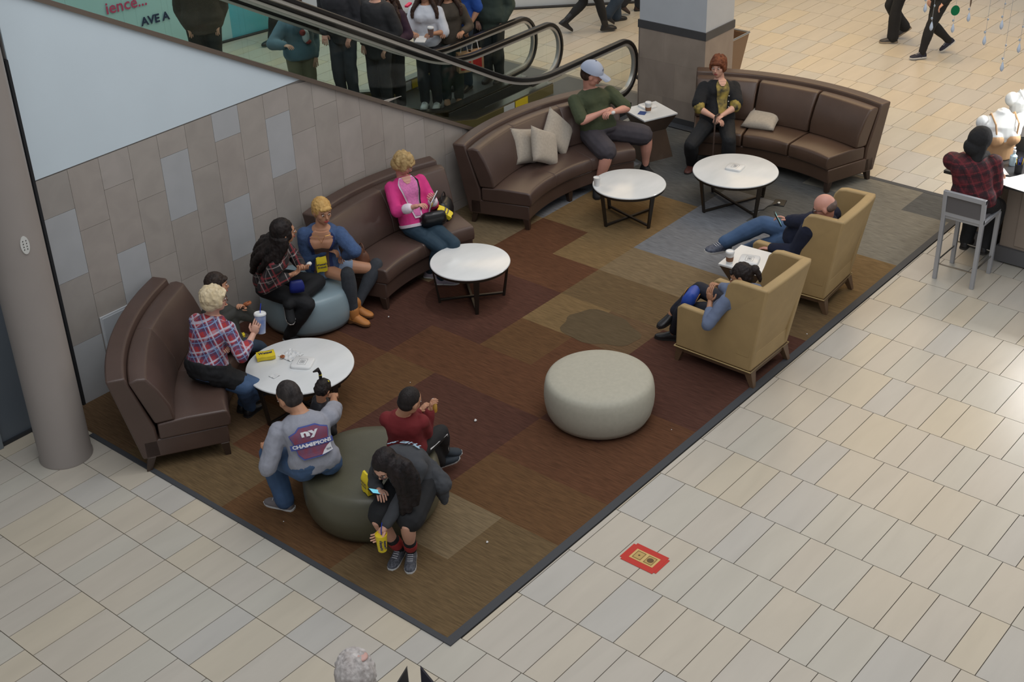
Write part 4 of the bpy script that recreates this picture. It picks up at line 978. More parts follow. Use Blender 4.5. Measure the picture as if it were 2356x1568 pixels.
POSES = {
    'P1': {"pelvis":[0.774,3.423,0.56],"neck":[0.961,3.479,1.02],"head":[0.97,3.428,1.2],"shL":[0.918,3.654,0.98],"shR":[0.986,3.316,0.98],"wrL":[0.891,3.397,0.75],"wrR":[1.115,3.173,0.86],"anL":[1.082,3.331,0.08],"anR":[1.094,3.431,0.08],"elL":[0.874,3.644,0.712],"elR":[0.895,3.126,0.782],"hipL":[0.755,3.516,0.56],"hipR":[0.793,3.329,0.56],"knL":[0.946,3.009,0.5],"knR":[0.959,3.163,0.5],"s":0.95},
    'P2': {"pelvis":[1.2,3.68,0.54],"neck":[1.241,3.739,0.9],"head":[1.301,3.83,1.06],"shL":[1.17,3.798,0.86],"shR":[1.254,3.647,0.86],"wrL":[1.315,3.604,0.86],"wrR":[1.368,3.584,0.86],"anL":[1.656,3.841,0.08],"anR":[1.691,3.73,0.08],"elL":[1.078,3.606,0.824],"elR":[1.385,3.654,0.666],"hipL":[1.161,3.75,0.54],"hipR":[1.239,3.61,0.54],"knL":[1.556,3.708,0.5],"knR":[1.598,3.626,0.5],"s":0.8},
    'P3': {"pelvis":[2.17,4.22,0.56],"neck":[2.104,3.931,1.06],"head":[2.122,3.83,1.25],"shL":[2.21,4.049,0.97],"shR":[1.999,3.812,0.97],"wrL":[2.288,3.856,0.8],"wrR":[2.128,3.866,0.76],"anL":[2.108,3.894,0.46],"anR":[2.144,3.983,0.09],"elL":[2.425,3.958,0.673],"elR":[1.936,3.965,0.742],"hipL":[2.237,4.295,0.56],"hipR":[2.103,4.145,0.56],"knL":[2.548,3.908,0.52],"knR":[2.22,3.851,0.48],"s":1,"hside":[0.85,0.45,0]},
    'P4': {"pelvis":[2.75,4.099,0.54],"neck":[2.687,3.982,1.02],"head":[2.7,3.952,1.2],"shL":[2.815,3.902,0.97],"shR":[2.596,4.121,0.97],"wrL":[2.811,3.833,0.7],"wrR":[2.706,3.958,0.78],"anL":[2.884,3.811,0.13],"anR":[2.757,3.721,0.12],"elL":[2.77,3.655,0.891],"elR":[2.588,4.161,0.692],"hipL":[2.818,4.031,0.54],"hipR":[2.681,4.168,0.54],"knL":[2.936,3.945,0.5],"knR":[2.735,3.823,0.5],"s":0.97},
    'P5': {"pelvis":[3.944,3.94,0.55],"neck":[3.989,4.152,1.03],"head":[3.969,4.11,1.2],"shL":[4.13,4.076,0.98],"shR":[3.854,4.235,0.98],"wrL":[3.999,3.766,0.86],"wrR":[3.781,3.802,0.86],"anL":[3.891,3.602,0.09],"anR":[3.928,3.793,0.09],"elL":[4.143,3.962,0.811],"elR":[3.711,4.047,0.747],"hipL":[4.026,3.893,0.55],"hipR":[3.862,3.987,0.55],"knL":[4.015,3.538,0.54],"knR":[3.873,3.599,0.54],"s":0.95},
    'P6': {"pelvis":[7.009,3.903,0.58],"neck":[7.021,4.04,1.08],"head":[6.984,3.988,1.29],"shL":[7.296,3.928,1.0],"shR":[6.856,4.155,1.0],"wrL":[6.921,3.655,0.9],"wrR":[6.874,3.744,0.9],"anL":[7.415,3.512,0.08],"anR":[6.621,3.645,0.08],"elL":[7.184,3.684,0.89],"elR":[6.665,3.978,0.835],"hipL":[7.103,3.855,0.58],"hipR":[6.915,3.952,0.58],"knL":[7.328,3.531,0.53],"knR":[6.774,3.692,0.53],"s":1.06},
    'P7': {"pelvis":[8.12,2.98,0.56],"neck":[8.264,3.069,1.02],"head":[8.228,3.075,1.21],"shL":[8.384,2.932,0.97],"shR":[8.086,3.176,0.97],"wrL":[7.964,2.822,0.72],"wrR":[7.897,2.886,0.7],"anL":[7.902,2.685,0.08],"anR":[7.847,3.136,0.08],"elL":[8.223,2.761,0.776],"elR":[7.89,3.113,0.786],"hipL":[8.196,2.918,0.56],"hipR":[8.044,3.042,0.56],"knL":[7.943,2.714,0.52],"knR":[7.726,3.017,0.52],"s":0.98},
    'P8': {"pelvis":[5.92,0.66,0.56],"neck":[5.777,0.328,0.95],"head":[5.735,0.334,1.1],"shL":[5.651,0.427,0.88],"shR":[5.954,0.395,0.9],"wrL":[5.596,0.783,0.56],"wrR":[5.779,0.726,0.8],"anL":[6.13,1.44,0.1],"anR":[5.688,1.354,0.42],"elL":[5.626,0.538,0.617],"elR":[5.642,0.546,0.872],"hipL":[5.819,0.671,0.558],"hipR":[6.021,0.649,0.562],"knL":[5.728,1.111,0.5],"knR":[5.913,1.129,0.6],"s":1.02},
    'P9': {"pelvis":[4.36,0.5,0.53],"neck":[4.162,0.24,0.88],"head":[4.203,0.309,1.02],"shL":[4.029,0.305,0.84],"shR":[4.278,0.207,0.84],"wrL":[4.073,0.521,0.74],"wrR":[4.289,0.565,0.78],"anL":[4.366,1.085,0.08],"anR":[4.329,1.084,0.3],"elL":[3.929,0.372,0.654],"elR":[4.181,0.347,0.867],"hipL":[4.273,0.534,0.53],"hipR":[4.447,0.466,0.53],"knL":[4.286,0.849,0.5],"knR":[4.436,0.846,0.58],"s":0.93},
    'P10': {"pelvis":[0.41,1.702,0.56],"neck":[0.454,1.867,0.95],"head":[0.447,1.986,1.06],"shL":[0.306,1.915,0.9],"shR":[0.647,1.707,0.9],"wrL":[0.28,2.12,0.6],"wrR":[1.02,2.12,0.7],"anL":[0.356,2.076,0.08],"anR":[0.75,2.25,0.08],"elL":[0.195,1.924,0.72],"elR":[0.883,1.809,0.659],"hipL":[0.323,1.755,0.56],"hipR":[0.497,1.649,0.56],"knL":[0.36,2.171,0.52],"knR":[0.7,2.16,0.52],"s":1.02},
    'P12': {"pelvis":[0.982,1.285,0.55],"neck":[0.955,1.271,0.92],"head":[0.983,1.203,1.05],"shL":[0.888,1.39,0.9],"shR":[1.026,1.189,0.86],"wrL":[1.17,1.31,0.8],"wrR":[1.18,1.21,0.84],"anL":[1.435,1.392,0.14],"anR":[1.484,1.393,0.22],"elL":[0.934,1.403,0.669],"elR":[1.178,1.242,0.663],"hipL":[0.937,1.351,0.554],"hipR":[1.027,1.219,0.546],"knL":[1.219,1.289,0.56],"knR":[1.298,1.264,0.56],"s":0.8},
    'P13': {"pelvis":[0.73,0.971,0.55],"neck":[0.512,0.941,0.86],"head":[0.346,0.883,0.95],"shL":[0.562,0.793,0.78],"shR":[0.446,1.005,0.8],"wrL":[0.229,0.864,0.4],"wrR":[0.414,1.029,0.62],"anL":[0.513,0.852,0.1],"anR":[0.482,0.945,0.09],"elL":[0.423,0.86,0.559],"elR":[0.534,1.196,0.584],"hipL":[0.775,0.89,0.548],"hipR":[0.685,1.053,0.552],"knL":[0.438,0.751,0.53],"knR":[0.257,0.969,0.53],"s":0.93},
    'P14': {"pelvis":[7.2,-0.54,0.82],"neck":[7.294,-0.419,1.28],"head":[7.272,-0.487,1.44],"shL":[7.239,-0.247,1.22],"shR":[7.303,-0.551,1.2],"wrL":[7.438,-0.622,1.06],"wrR":[7.531,-0.606,1.06],"anL":[7.44,-0.44,0.27],"anR":[7.44,-0.64,0.27],"elL":[7.212,-0.555,1.114],"elR":[7.282,-0.663,1.071],"hipL":[7.18,-0.444,0.822],"hipR":[7.22,-0.636,0.818],"knL":[7.6,-0.44,0.78],"knR":[7.6,-0.64,0.78],"s":0.98},
}


blkshoe = mat('black leather shoe', (26, 25, 27), .4)
# -- woman in red plaid on the near-left sofa
B = person('P1', POSES['P1'], 'woman with short platinum hair in red and blue plaid shirt, holding a large cup', (.9, -.45, -.05), 'fair', build=1.15, bust=.03, belly=.03, hands={'L': dict(curl=.6), 'R': dict(curl=.5, normal=(.6, .4, 0), dirv=(.35, -.2, .9))}, glasses=(30, 28, 30))
T = B.T
redplaid = plaid('red plaid flannel', (168, 52, 56), (44, 56, 92), (190, 190, 205), (120, 150, 190), .10)
top_cloth(T, B, redplaid, 'plaid_shirt', t0=.12, sleeve=(.9, .78))
q = MB(); torso(q, B, .032, -.10, .20); limb(q, B.hipL, B.hipL.lerp(B.knL, .45), .105, .10); limb(q, B.hipR, B.hipR.lerp(B.knR, .45), .105, .10); obj('jacket_round_waist', q, black, T, remesh=.012, smoothit=3, disp=(.03, .08))
leg_cloth(T, B, denim, 'jeans'); feet(B, blkshoe, rubd)
hair(T, B, 'full', hairmat('platinum', (206, 186, 148), (226, 210, 178)))
c0 = B.wrR+V((.04, -.01, .05))
# -- boy beside her
B = person('P2', POSES['P2'], 'boy with short dark hair eating beside the woman in red plaid', (.85, -.5, -.1), 'tan', hs=1.08, hands={'L': dict(curl=.9), 'R': dict(curl=.9)})
T = B.T; top_cloth(T, B, mat('charcoal jacket', (52, 52, 48), .8, var=.15), 'jacket'); leg_cloth(T, B, ddenim, 'jeans'); feet(B, blkshoe, rubw)
hair(T, B, 'short', hairmat('brown black', (36, 28, 24)), fringe=1); boy_hand = (B.wrL+B.wrR)/2
# -- woman in dark plaid on blue pouf
B = person('P3', POSES['P3'], 'woman with long black hair in dark plaid shirt on the blue-grey pouf', (.9, -.42, -.02), 'tan', build=1.12, bust=.03, hands={'L': dict(curl=.7, normal=(0, 0, 1)), 'R': dict(curl=.7, normal=(.5, -.3, .8))}, lips=(150, 70, 66))
T = B.T
top_cloth(T, B, plaid('dark plaid flannel', (50, 45, 46), (36, 34, 38), (150, 60, 66), (160, 150, 146), .12), 'plaid_shirt', t0=-.02, sleeve=(.94, .94), armr=.006)
leg_cloth(T, B, black, 'leggings'); 
shoe(T, B.anL, (-.35, -.55, -.55), (B.knL-B.anL)*.3+V((-.2, -.2, .5)), .95, black, rubw); shoe(T, V((B.anR.x, B.anR.y, .085)), (.1, -.95, 0), (0, 0, 1), .95, black, rubw)
sh_ = B.head; bk = -B.HB.col[0]
hair(T, B, 'long', hairmat('black', (20, 17, 17), (44, 36, 34)), locks=drape(B, (2.0, 2.5, 2.9, 3.3, 3.7), .34, .035, .055, .03)+drape(B, (-1.5, -2.0), .50, .03, .045, .02)+drape(B, (1.0,), .55, .035, .035, .02))
q = MB(); cE = B.hp(-.0, -.085, -.052); q.tube([cE+B.HB.col[0]*.022*math.cos(a)+B.HB.col[2]*(.022*math.sin(a)-.0) for a in [2*PI*k/16 for k in range(17)]], .0026, 6, caps=False); obj('hoop_earring', q, mat('gold', (214, 170, 90), .25, metal=1), T)
p3w = (B.wrL.copy(), B.wrR.copy(), B.fwd.copy())
# -- woman in cardigan on blue pouf
B = person('P4', POSES['P4'], 'young woman with cropped blonde hair in a blue knit cardigan and tan ankle boots', (-.32, -1, -.12), 'tan', bust=.035, brow=(60, 36, 26), lips=(168, 66, 64), hands={'L': dict(curl=.7), 'R': dict(curl=.6, dirv=(.5, -.6, -.3))})
T = B.T
knit = mat('blue knit wool', (68, 92, 132), .9, var=.14, scale=30, bump=.5, bscale=120)
top_cloth(T, B, knit, 'cardigan', e=.022, t1=.95, t0=-.06, sleeve=(.93, .9), armr=.008)
vneck(T, B, skin('tan'), 'neckline', .34, .80, .68, 1.0, .036, .02)
vneck(T, B, mat('brown ribbed top', (96, 76, 70), .8), 'tank_top', .36, .44, .06, .76, .034, .02)
for sg in (1, -1):
    q = MB(); rg = []
    for i in range(17):
        t = .10+.86*i/16; h = (.32+.02*i/16 if t < .7 else .34+.34*(t-.7)/.27)*sg; rg.append([B.surf(t, h, .036), B.surf(t, h+.20*sg, .038), B.surf(t, h+.20*sg, .026), B.surf(t, h, .026)])
    q.loft(rg); obj('cardigan_edge', q, mat('navy knit edge', (36, 50, 96), .9, bump=.5, bscale=120), T, smooth=60, bevel=.004)
leg_cloth(T, B, mat('light denim shorts', (130, 150, 176), .8, var=.1), 'shorts', cut=(.16, .16), top=.12)
q = MB(); 
for kn, an in ((B.knL, B.anL), (B.knR, B.anR)): limb(q, kn.lerp(an, -.12), an, .068, .046, .012)
obj('knee_socks', q, mat('charcoal knit sock', (58, 62, 68), .9, var=.1, scale=30, bump=.4, bscale=150), T, remesh=.009, smoothit=2)
bootm = mat('tan suede boot', (186, 122, 62), .6, var=.08)
for an, tv in ((B.anL, (.35, -.9, -.12)), (B.anR, (.22, -.95, -.1))):
    shoe(T, V((an.x, an.y, .115)), tv, (0, 0, 1), .93, bootm, mat('boot sole', (110, 74, 44), .6), name='ankle_boot', high=True, heel=.03)
    q = MB(); q.capsule(V((an.x, an.y, .09)), V((an.x, an.y, .17)), .045, .052); obj('boot_shaft', q, bootm, T)
hair(T, B, 'short', hairmat('gold blonde', (190, 146, 84), (214, 176, 110)), fringe=1)
q = MB(); q.tube([B.surf(.93, a, .036) for a in (-.6, -.4, -.2)]+[B.surf(.80, 0, .040)]+[B.surf(.93, a, .036) for a in (.2, .4, .6)], .0018, 5); obj('necklace', q, MC['gold'], T)
p4w = (B.wrL.copy(), B.wrR.copy(), B.fwd.copy())
# -- woman in pink
B = person('P5', POSES['P5'], 'older woman in a bright pink cardigan reading a tablet on the leather sofa', (.45, -.62, -.50), 'pink', build=1.02, bust=.03, belly=.01, brow=(130, 100, 70), lips=(176, 84, 84), hands={'L': dict(curl=.7, normal=(-.3, .5, .6)), 'R': dict(curl=.7)})
T = B.T; pink = mat('bright pink knit', (216, 58, 134), .85, var=.05)
top_cloth(T, B, pink, 'cardigan', e=.022, t0=.04, sleeve=(.80, .80))
vneck(T, B, mat('white knit trim', (226, 214, 224), .8), 'collar_trim', .16, .62, .16, .975, .034)
vneck(T, B, mat('pink gingham', (216, 120, 176), .8, var=.15, scale=60), 'blouse', .10, .50, .2, .955, .040)
vneck(T, B, skin('pink'), 'neckline', .05, .34, .84, .985, .046)
for el, wr in ((B.elL, B.wrL), (B.elR, B.wrR)):
    q = MB(); limb(q, el.lerp(wr, .50), el.lerp(wr, .66), .054, .054); obj('cuff', q, MC['white knit trim'], T, remesh=.009, smoothit=2)
q = MB(); rg = [[B.surf(t, 2*PI*j/26, .030) for j in range(26)] for t in (.0, .03, .06)]; q.loft(rg); obj('hem', q, MC['white knit trim'], T, smooth=60)
q = MB(); q.tube([B.surf(.98, .9, .02), B.surf(.86, .55, .047), B.surf(.70, .38, .055), B.surf(.5, .30, .052), B.surf(.3, .2, .05)], .008, 6); obj('bag_strap', q, black, T)
leg_cloth(T, B, mat('teal dark denim', (34, 58, 74), .8, var=.12, scale=5), 'jeans'); feet(B, mat('lilac shoe', (150, 140, 150), .6), rubw, toeL=(.6, -.8, 0), toeR=(.5, -.85, 0))
hair(T, B, 'full', hairmat('ash blonde', (158, 128, 84), (196, 168, 118)))
p5 = (B.wrL.copy(), B.wrR.copy(), B.knL.copy(), B.knR.copy(), B.fwd.copy(), B.pel.copy())
# -- man in green shirt
B = person('P6', POSES['P6'], 'heavy man in olive green t-shirt, grey shorts and white cap on the long sofa', (.62, -.72, -.38), 'pink', build=1.36, belly=.07, bust=.02, shw=.185, hs=1.08, brow=(70, 50, 40), hands={'L': dict(curl=.9), 'R': dict(curl=.9)})
T = B.T
top_cloth(T, B, mat('olive green cotton', (66, 74, 50), .85, var=.06), 't_shirt', e=.018, t0=-.0, sleeve=(.44, .44), disp=(.018, .10))
leg_cloth(T, B, mat('charcoal shorts', (66, 62, 68), .85, var=.08), 'shorts', cut=(.44, .44), e=.03)
for an in (B.anL, B.anR):
    q = MB(); limb(q, an+V((0, 0, .07)), an, .046, .044); obj('sock', q, black, T)
feet(B, black, rubd, toeL=(-.3, -.9, 0), toeR=(-.75, -.6, 0), high=True)
hair(T, B, 'buzz', hairmat('dark brown', (46, 34, 28)))
q = MB(); hp = B.hp; s = B.hsz
rings = []
for k_ in range(9):
    a = PI/2*k_/8; rings.append([hp(-.014+.117*math.cos(a)*math.cos(t), .100*math.cos(a)*math.sin(t), .034+.108*math.sin(a)) for t in [2*PI*j/24 for j in range(24)]])
rings[-1] = [hp(-.014+.004*math.cos(t), .004*math.sin(t), .143) for t in [2*PI*j/24 for j in range(24)]]
q.loft(rings); capo = obj('cap', q, mat('pale blue grey cotton', (168, 178, 198), .8, var=.06), T, smooth=60)
q = MB(); rg = []
for j in range(13):
    a = -1.0+2.0*j/12; r0 = hp(-.014+.114*math.cos(a), .098*math.sin(a), .042); r1 = hp(.050+.140*math.cos(a*.9), .100*math.sin(a*.95), .022-.014*abs(a)); rg.append([r0, r1, r1-B.HB.col[2]*.005, r0-B.HB.col[2]*.005])
q.loft(rg); br_ = obj('brim', q, MC['pale blue grey cotton'], T, smooth=60); br_.parent = capo; br_.matrix_parent_inverse = Matrix.Identity(4)
q = MB(); q.ell(hp(-.014, 0, .144), (.009, .009, .006)); bt = obj('button', q, mat('navy thread', (34, 44, 86), .7), T); bt.parent = capo; bt.matrix_parent_inverse = Matrix.Identity(4)
def capf(u, v):
    a = u/.095; e_ = .55+v/.1; return hp(-.014+(.120*math.cos(a))*math.cos(e_), .102*math.cos(e_)*math.sin(a), .034+.110*math.sin(e_))
tx = text_on('cap_lettering', 'COWBOYS', .022, lambda u, v: capf(u, v), MC['navy thread'], T, .0006); tx.parent = capo; tx.matrix_parent_inverse = Matrix.Identity(4)
star = []; 
for k_ in range(10): r_ = .0065 if k_ % 2 == 0 else .0027; a = PI/2+2*PI*k_/10; star.append(capf(r_*math.cos(a), -.022+r_*math.sin(a)))
q = MB(); q.add(star, [tuple(range(10))]); stx = obj('star', q, MC['navy thread'], T, smooth=None); stx.parent = capo; stx.matrix_parent_inverse = Matrix.Identity(4)
q = MB(); q.tube([hp(.086, -.040, -.038), hp(.100, 0, -.038), hp(.086, .040, -.038)], [.004, .008, .004], 6); obj('moustache', q, mat('brown whiskers', (120, 84, 66), .8), T)
p6w = (B.wrL+B.wrR)/2
# -- woman in black with cane
B = person('P7', POSES['P7'], 'older red-haired woman in a black cardigan, both hands on a cane', (-.92, -.22, -.08), 'fair', build=1.3, bust=.04, belly=.05, brow=(120, 80, 50), lips=(150, 96, 90), hands={'L': dict(curl=.6), 'R': dict(curl=.6)})
T = B.T; blkk = mat('black knit', (24, 25, 28), .9, var=.1, scale=20, bump=.3, bscale=120)
gold_print = mat('gold and black print', (40, 38, 26), .7, scale=14, rgb2=(168, 146, 66), detail=2)
top_cloth(T, B, blkk, 'cardigan', e=.024, t0=-.10, sleeve=(.40, .40))
for sh, el, wr in ((B.shL, B.elL, B.wrL), (B.shR, B.elR, B.wrR)):
    q = MB(); limb(q, sh.lerp(el, .72), el.lerp(wr, .12), .078, .066); obj('blouse_sleeve', q, gold_print, T, remesh=.01, smoothit=2, disp=(.014, .05))
vneck(T, B, gold_print, 'blouse', .16, .36, .12, .97, .038)
vneck(T, B, skin('fair'), 'neckline', .05, .34, .84, .99, .044)
for t in (.22, .34, .47, .60):
    q = MB(); q.ell(B.surf(t, .30+.0*t, .048), (.008, .008, .006)); obj('button', q, mat('pearl button', (214, 210, 200), .2), T)
leg_cloth(T, B, black, 'trousers', flare=.012); feet(B, mat('brown sandal', (92, 52, 44), .5), rubd, toeL=(-.9, -.3, 0), toeR=(-.9, -.2, 0))
hair(T, B, 'full', hairmat('auburn', (88, 46, 28), (132, 76, 46)))
p7w = (B.wrL+B.wrR)/2
# -- balding man in navy
B = person('P8', POSES['P8'], 'balding man in navy hoodie and jeans slouched in the far wing chair', (-.30, .86, -.42), 'pink', build=1.12, belly=.05, glasses=(30, 28, 28), hands={'R': dict(curl=.8, normal=(-.4, .5, .2), dirv=(-.3, .5, .35)), 'L': dict(curl=.5)})
T = B.T; navy = mat('navy fleece', (20, 26, 48), .9, var=.1)
def hood8(q): q.ell(B.neck-B.fwd*.06+V((0, 0, .0)), (.11, .10, .07), basis(B.fwd, (0, 0, 1)))
top_cloth(T, B, navy, 'hooded_sweatshirt', e=.026, t0=-.02, sleeve=(.96, .96), armr=.010, extra=hood8)
w_m = mat('white print', (220, 220, 220), .6); y_m = mat('yellow print', (224, 170, 40), .6)
text_on('letter_print', 'C', .17, lambda u, v: B.surf(.56+v/.52, .0+u/.16, .050), w_m, T, .014)
text_on('letter_print', 'C', .15, lambda u, v: B.surf(.56+v/.52, .0+u/.16, .054), y_m, T, .006)
leg_cloth(T, B, denim, 'jeans', e=.02, flare=.01)
ath = mat('dark blue running shoe', (44, 50, 66), .6, rgb2=(86, 92, 108), scale=30)
shoe(T, B.anR, (-.75, .30, .10), (B.knR-B.anR)*.6+V((0, 0, .7)), 1.18, ath, rubw, name='running_shoe'); shoe(T, V((B.anL.x, B.anL.y, .085)), (-.3, .9, 0), (0, 0, 1), 1.05, ath, rubw, name='running_shoe')
hair(T, B, 'bald', hairmat('grey brown', (92, 76, 70), (124, 106, 98)))
q = MB(); limb(q, B.wrL.lerp(B.elL, .02), B.wrL.lerp(B.elL, .12), .037, .038); obj('wristwatch', q, mat('white watch strap', (190, 200, 210), .4), T)
p8w = (B.wrL.copy(), B.wrR.copy())
# -- woman with bun in near wing chair
B = person('P9', POSES['P9'], 'dark-haired woman with a bun in grey top, seated in the near wing chair', (-.35, .85, -.35), 'olive', hands={'L': dict(curl=.5, normal=(.3, 0, .2), dirv=(-.1, .1, .95)), 'R': dict(curl=.8, dirv=(-.5, .1, .4))})
T = B.T; top_cloth(T, B, mat('grey blue jersey', (104, 116, 142), .85, var=.08), 'long_sleeve_top', sleeve=(.80, .80)); leg_cloth(T, B, mat('black navy trousers', (24, 26, 38), .8, var=.1), 'trousers', cut=(.93, .93))
shoe(T, B.anR, (-.72, .30, -.22), (B.knR-B.anR)*.5+V((0, 0, .8)), .9, blkshoe, rubd, name='flat_shoe'); shoe(T, V((B.anL.x, B.anL.y, .08)), (-.4, .85, 0), (0, 0, 1), .9, blkshoe, rubd, name='flat_shoe')
hair(T, B, 'bun', hairmat('espresso', (28, 22, 22), (46, 38, 36)), tail=[B.hp(-.16, 0, .0), B.hp(-.16, 0, -.05), B.hp(-.15, 0, -.09)])
p9 = (B.wrL.copy(), B.wrR.copy(), B.pel.copy(), B.knL.copy(), B.knR.copy())
# -- man in grey football shirt, on the olive pouf
B = person('P10', POSES['P10'], 'man in grey CHAMPIONS shirt and jeans, seen from behind on the olive pouf', (-.05, .9, -.55), 'olive', build=1.12, shw=.182, hands={'L': dict(curl=.8), 'R': dict(curl=.8)})
T = B.T; grey = mat('heather grey jersey', (146, 148, 158), .9, var=.04, scale=60)
top_cloth(T, B, grey, 't_shirt', e=.020, t0=-.10, sleeve=(.52, .52), armr=.007, disp=(.022, .10))
bq = lambda u, v, e: B.surf(.52+v/.50, PI+u/.175, e)   # u to the viewer's right, seen from behind
def patch(name, pts, m_, e, parent=T, k=8):
    "closed outline filled as a fan following the cloth"
    q = MB(); c = V((sum(p[0] for p in pts)/len(pts), sum(p[1] for p in pts)/len(pts), 0)); rings = []
    for i in range(k+1):
        t = .02+.98*i/k; rings.append([bq(c.x+(p[0]-c.x)*t, c.y+(p[1]-c.y)*t, e) for p in pts])
    q.loft(rings, cap=False); q.add(rings[0], [tuple(range(len(pts)))])
    return obj(name, q, m_, parent, smooth=None)
def dense(pts, n=5):
    o_ = []
    for a, b in zip(pts, pts[1:]+pts[:1]):
        for i in range(n): o_.append((a[0]+(b[0]-a[0])*i/n, a[1]+(b[1]-a[1])*i/n))
    return o_
blu = mat('royal blue print', (70, 84, 150), .8, var=.12, scale=20); redp = mat('faded red print', (134, 62, 78), .8, rgb2=(112, 76, 104), scale=22); wht = mat('white print ink', (216, 216, 220), .7)
shield = [(-.105, -.10), (-.115, .02), (-.125, .09), (-.070, .115), (-.042, .150), (.042, .150), (.070, .125), (.125, .10), (.115, .0), (.120, -.12), (.03, -.145), (-.065, -.15)]
patch('print_border', dense(shield), blu, .046); patch('print_shield', dense([(x*.92, y*.92) for x, y in shield]), redp, .049)
patch('print_ribbon', dense([(-.145, -.050), (-.145, .0), (0, .010), (.148, .0), (.148, -.048), (0, -.040)]), blu, .053)
text_on('lettering', 'CHAMPIONS', .043, lambda u, v: bq(u, v-.020, .057), wht, T, .0022)
text_on('lettering', 'ny', .085, lambda u, v: bq(u, v+.088, .055), wht, T, .0035)
patch('print_corner', dense([(.03, -.135), (.117, -.115), (.113, -.045), (.08, -.065), (.05, -.10)]), wht, .053)
text_on('lettering', 'XLVI', .018, lambda u, v: bq(u+.085, v-.098, .057), mat('grey print', (90, 92, 104), .7), T, .0008)
leg_cloth(T, B, denim, 'jeans', e=.022, flare=.014); feet(B, mat('grey running shoe', (112, 106, 106), .7), rubw, toeL=(-.28, .95, 0), toeR=(.1, .98, 0), name='running_shoe')
hair(T, B, 'buzz', hairmat('near black', (34, 30, 30), (62, 56, 54)))
p10 = (B.wrL.copy(), B.wrR.copy())
# -- boy in red
B = person('P12', POSES['P12'], 'boy in dark red shirt and black track pants drinking on the olive pouf', (.9, -.05, -.30), 'tan', hs=1.12, hands={'L': dict(curl=.9), 'R': dict(curl=.9)})
T = B.T; top_cloth(T, B, mat('dark red jersey', (110, 26, 30), .85, var=.06), 'long_sleeve_shirt', e=.024, t0=-.10, sleeve=(.95, .95)); leg_cloth(T, B, black, 'track_pants', e=.02)
nn = (B.knR-B.hipR).cross(V((0, 0, 1))).normalized(); q = MB(); q.tube([B.hipR.lerp(B.knR, t)+nn*r_ for t, r_ in ((.2, .076), (.6, .066), (1, .058))]+[B.knR.lerp(B.anR, t)+nn*r_ for t, r_ in ((.3, .058), (.6, .054), (.95, .048))], .007, 6); obj('side_stripe', q, mat('white tape', (215, 215, 215), .7), T)
for sd_, tv in (('L', (.75, -.55, .25)), ('R', (.75, -.60, -.1))): shoe(T, getattr(B, 'an'+sd_), tv, (getattr(B, 'kn'+sd_)-getattr(B, 'an'+sd_)), .85, mat('dark canvas shoe', (38, 46, 54), .7), rubw)
hair(T, B, 'buzz', hairmat('dark crop', (26, 22, 22), (42, 36, 34))); boy12 = (B.wrL+B.wrR)/2; boy12f = B.fwd.copy()
# -- girl leaning forward
B = person('P13', POSES['P13'], 'girl with very long dark hair leaning forward on the olive pouf, holding phone and drink', (-.80, -.12, -.62), 'fair', slouch=2.2, glasses=(190, 190, 200), hands={'L': dict(curl=.6, dirv=(-.35, .30, -.6), normal=(-.6, .3, -.3)), 'R': dict(curl=.7)})
T = B.T; chg = mat('washed black jersey', (62, 64, 68), .9, var=.12)
top_cloth(T, B, chg, 'hooded_top', e=.022, t0=-.02, sleeve=(.92, .92))
q = MB(); limb(q, B.pel-B.fwd*.10+V((0, 0, .10)), B.pel-B.fwd*.02+B.hs*.20+V((0, 0, -.02)), .075, .085); limb(q, B.pel-B.fwd*.02+B.hs*.20+V((0, 0, -.02)), B.pel+B.hs*.22+V((0, 0, -.16)), .07, .03); obj('jacket_hem', q, chg, T, remesh=.01, smoothit=3, disp=(.03, .06))
leg_cloth(T, B, black, 'shorts', cut=(.42, .42), e=.03)
for i, an in enumerate((B.anL, B.anR)):
    kn = (B.knL, B.knR)[i]
    q = MB(); limb(q, an.lerp(kn, .30), an, .050, .046); sk_ = obj('sock', q, black, T)
    q = MB(); limb(q, an.lerp(kn, .24), an.lerp(kn, .10), .0535, .0515); sr_ = obj('red_band', q, mat('red sock band', (150, 46, 44), .9), T); sr_.parent = sk_; sr_.matrix_parent_inverse = Matrix.Identity(4)
feet(B, mat('speckled black trainer', (46, 48, 54), .8, rgb2=(96, 98, 106), scale=60), rubw, toeL=(-.78, -.62, 0), toeR=(-.80, -.30, 0), name='trainer')
bh = lambda u, v, e: B.surf(.60+v/.45, PI+u/.165, e)
text_on('back_print', 'THE SR', .075, lambda u, v: bh(u, v+.08, .045), mat('pale blue print', (150, 178, 196), .8), T, .002); text_on('back_print', 'TORN', .035, lambda u, v: bh(u+.02, v-.06, .045), wht, T, .001)
dn = lambda dx_, d_: B.head+V((.64, -.77, 0))*dx_+V((-.35, -.35, 0))*.10+V((0, 0, d_))
hair(T, B, 'long', hairmat('black brown', (18, 15, 16), (42, 34, 34)), locks=[([B.hp(-.02, .05, .03), dn(.10, -.02), dn(.15, -.12), dn(.16, -.25), dn(.14, -.38)], .07, .03), ([B.hp(-.05, .05, .0), dn(.15, .02), dn(.20, -.08), dn(.21, -.20), dn(.19, -.32)], .06, .03), ([B.hp(-.01, .06, .03), dn(.06, -.04), dn(.10, -.16), dn(.11, -.28), dn(.10, -.40)], .06, .028)])
p13 = (B.wrL.copy(), B.wrR.copy())
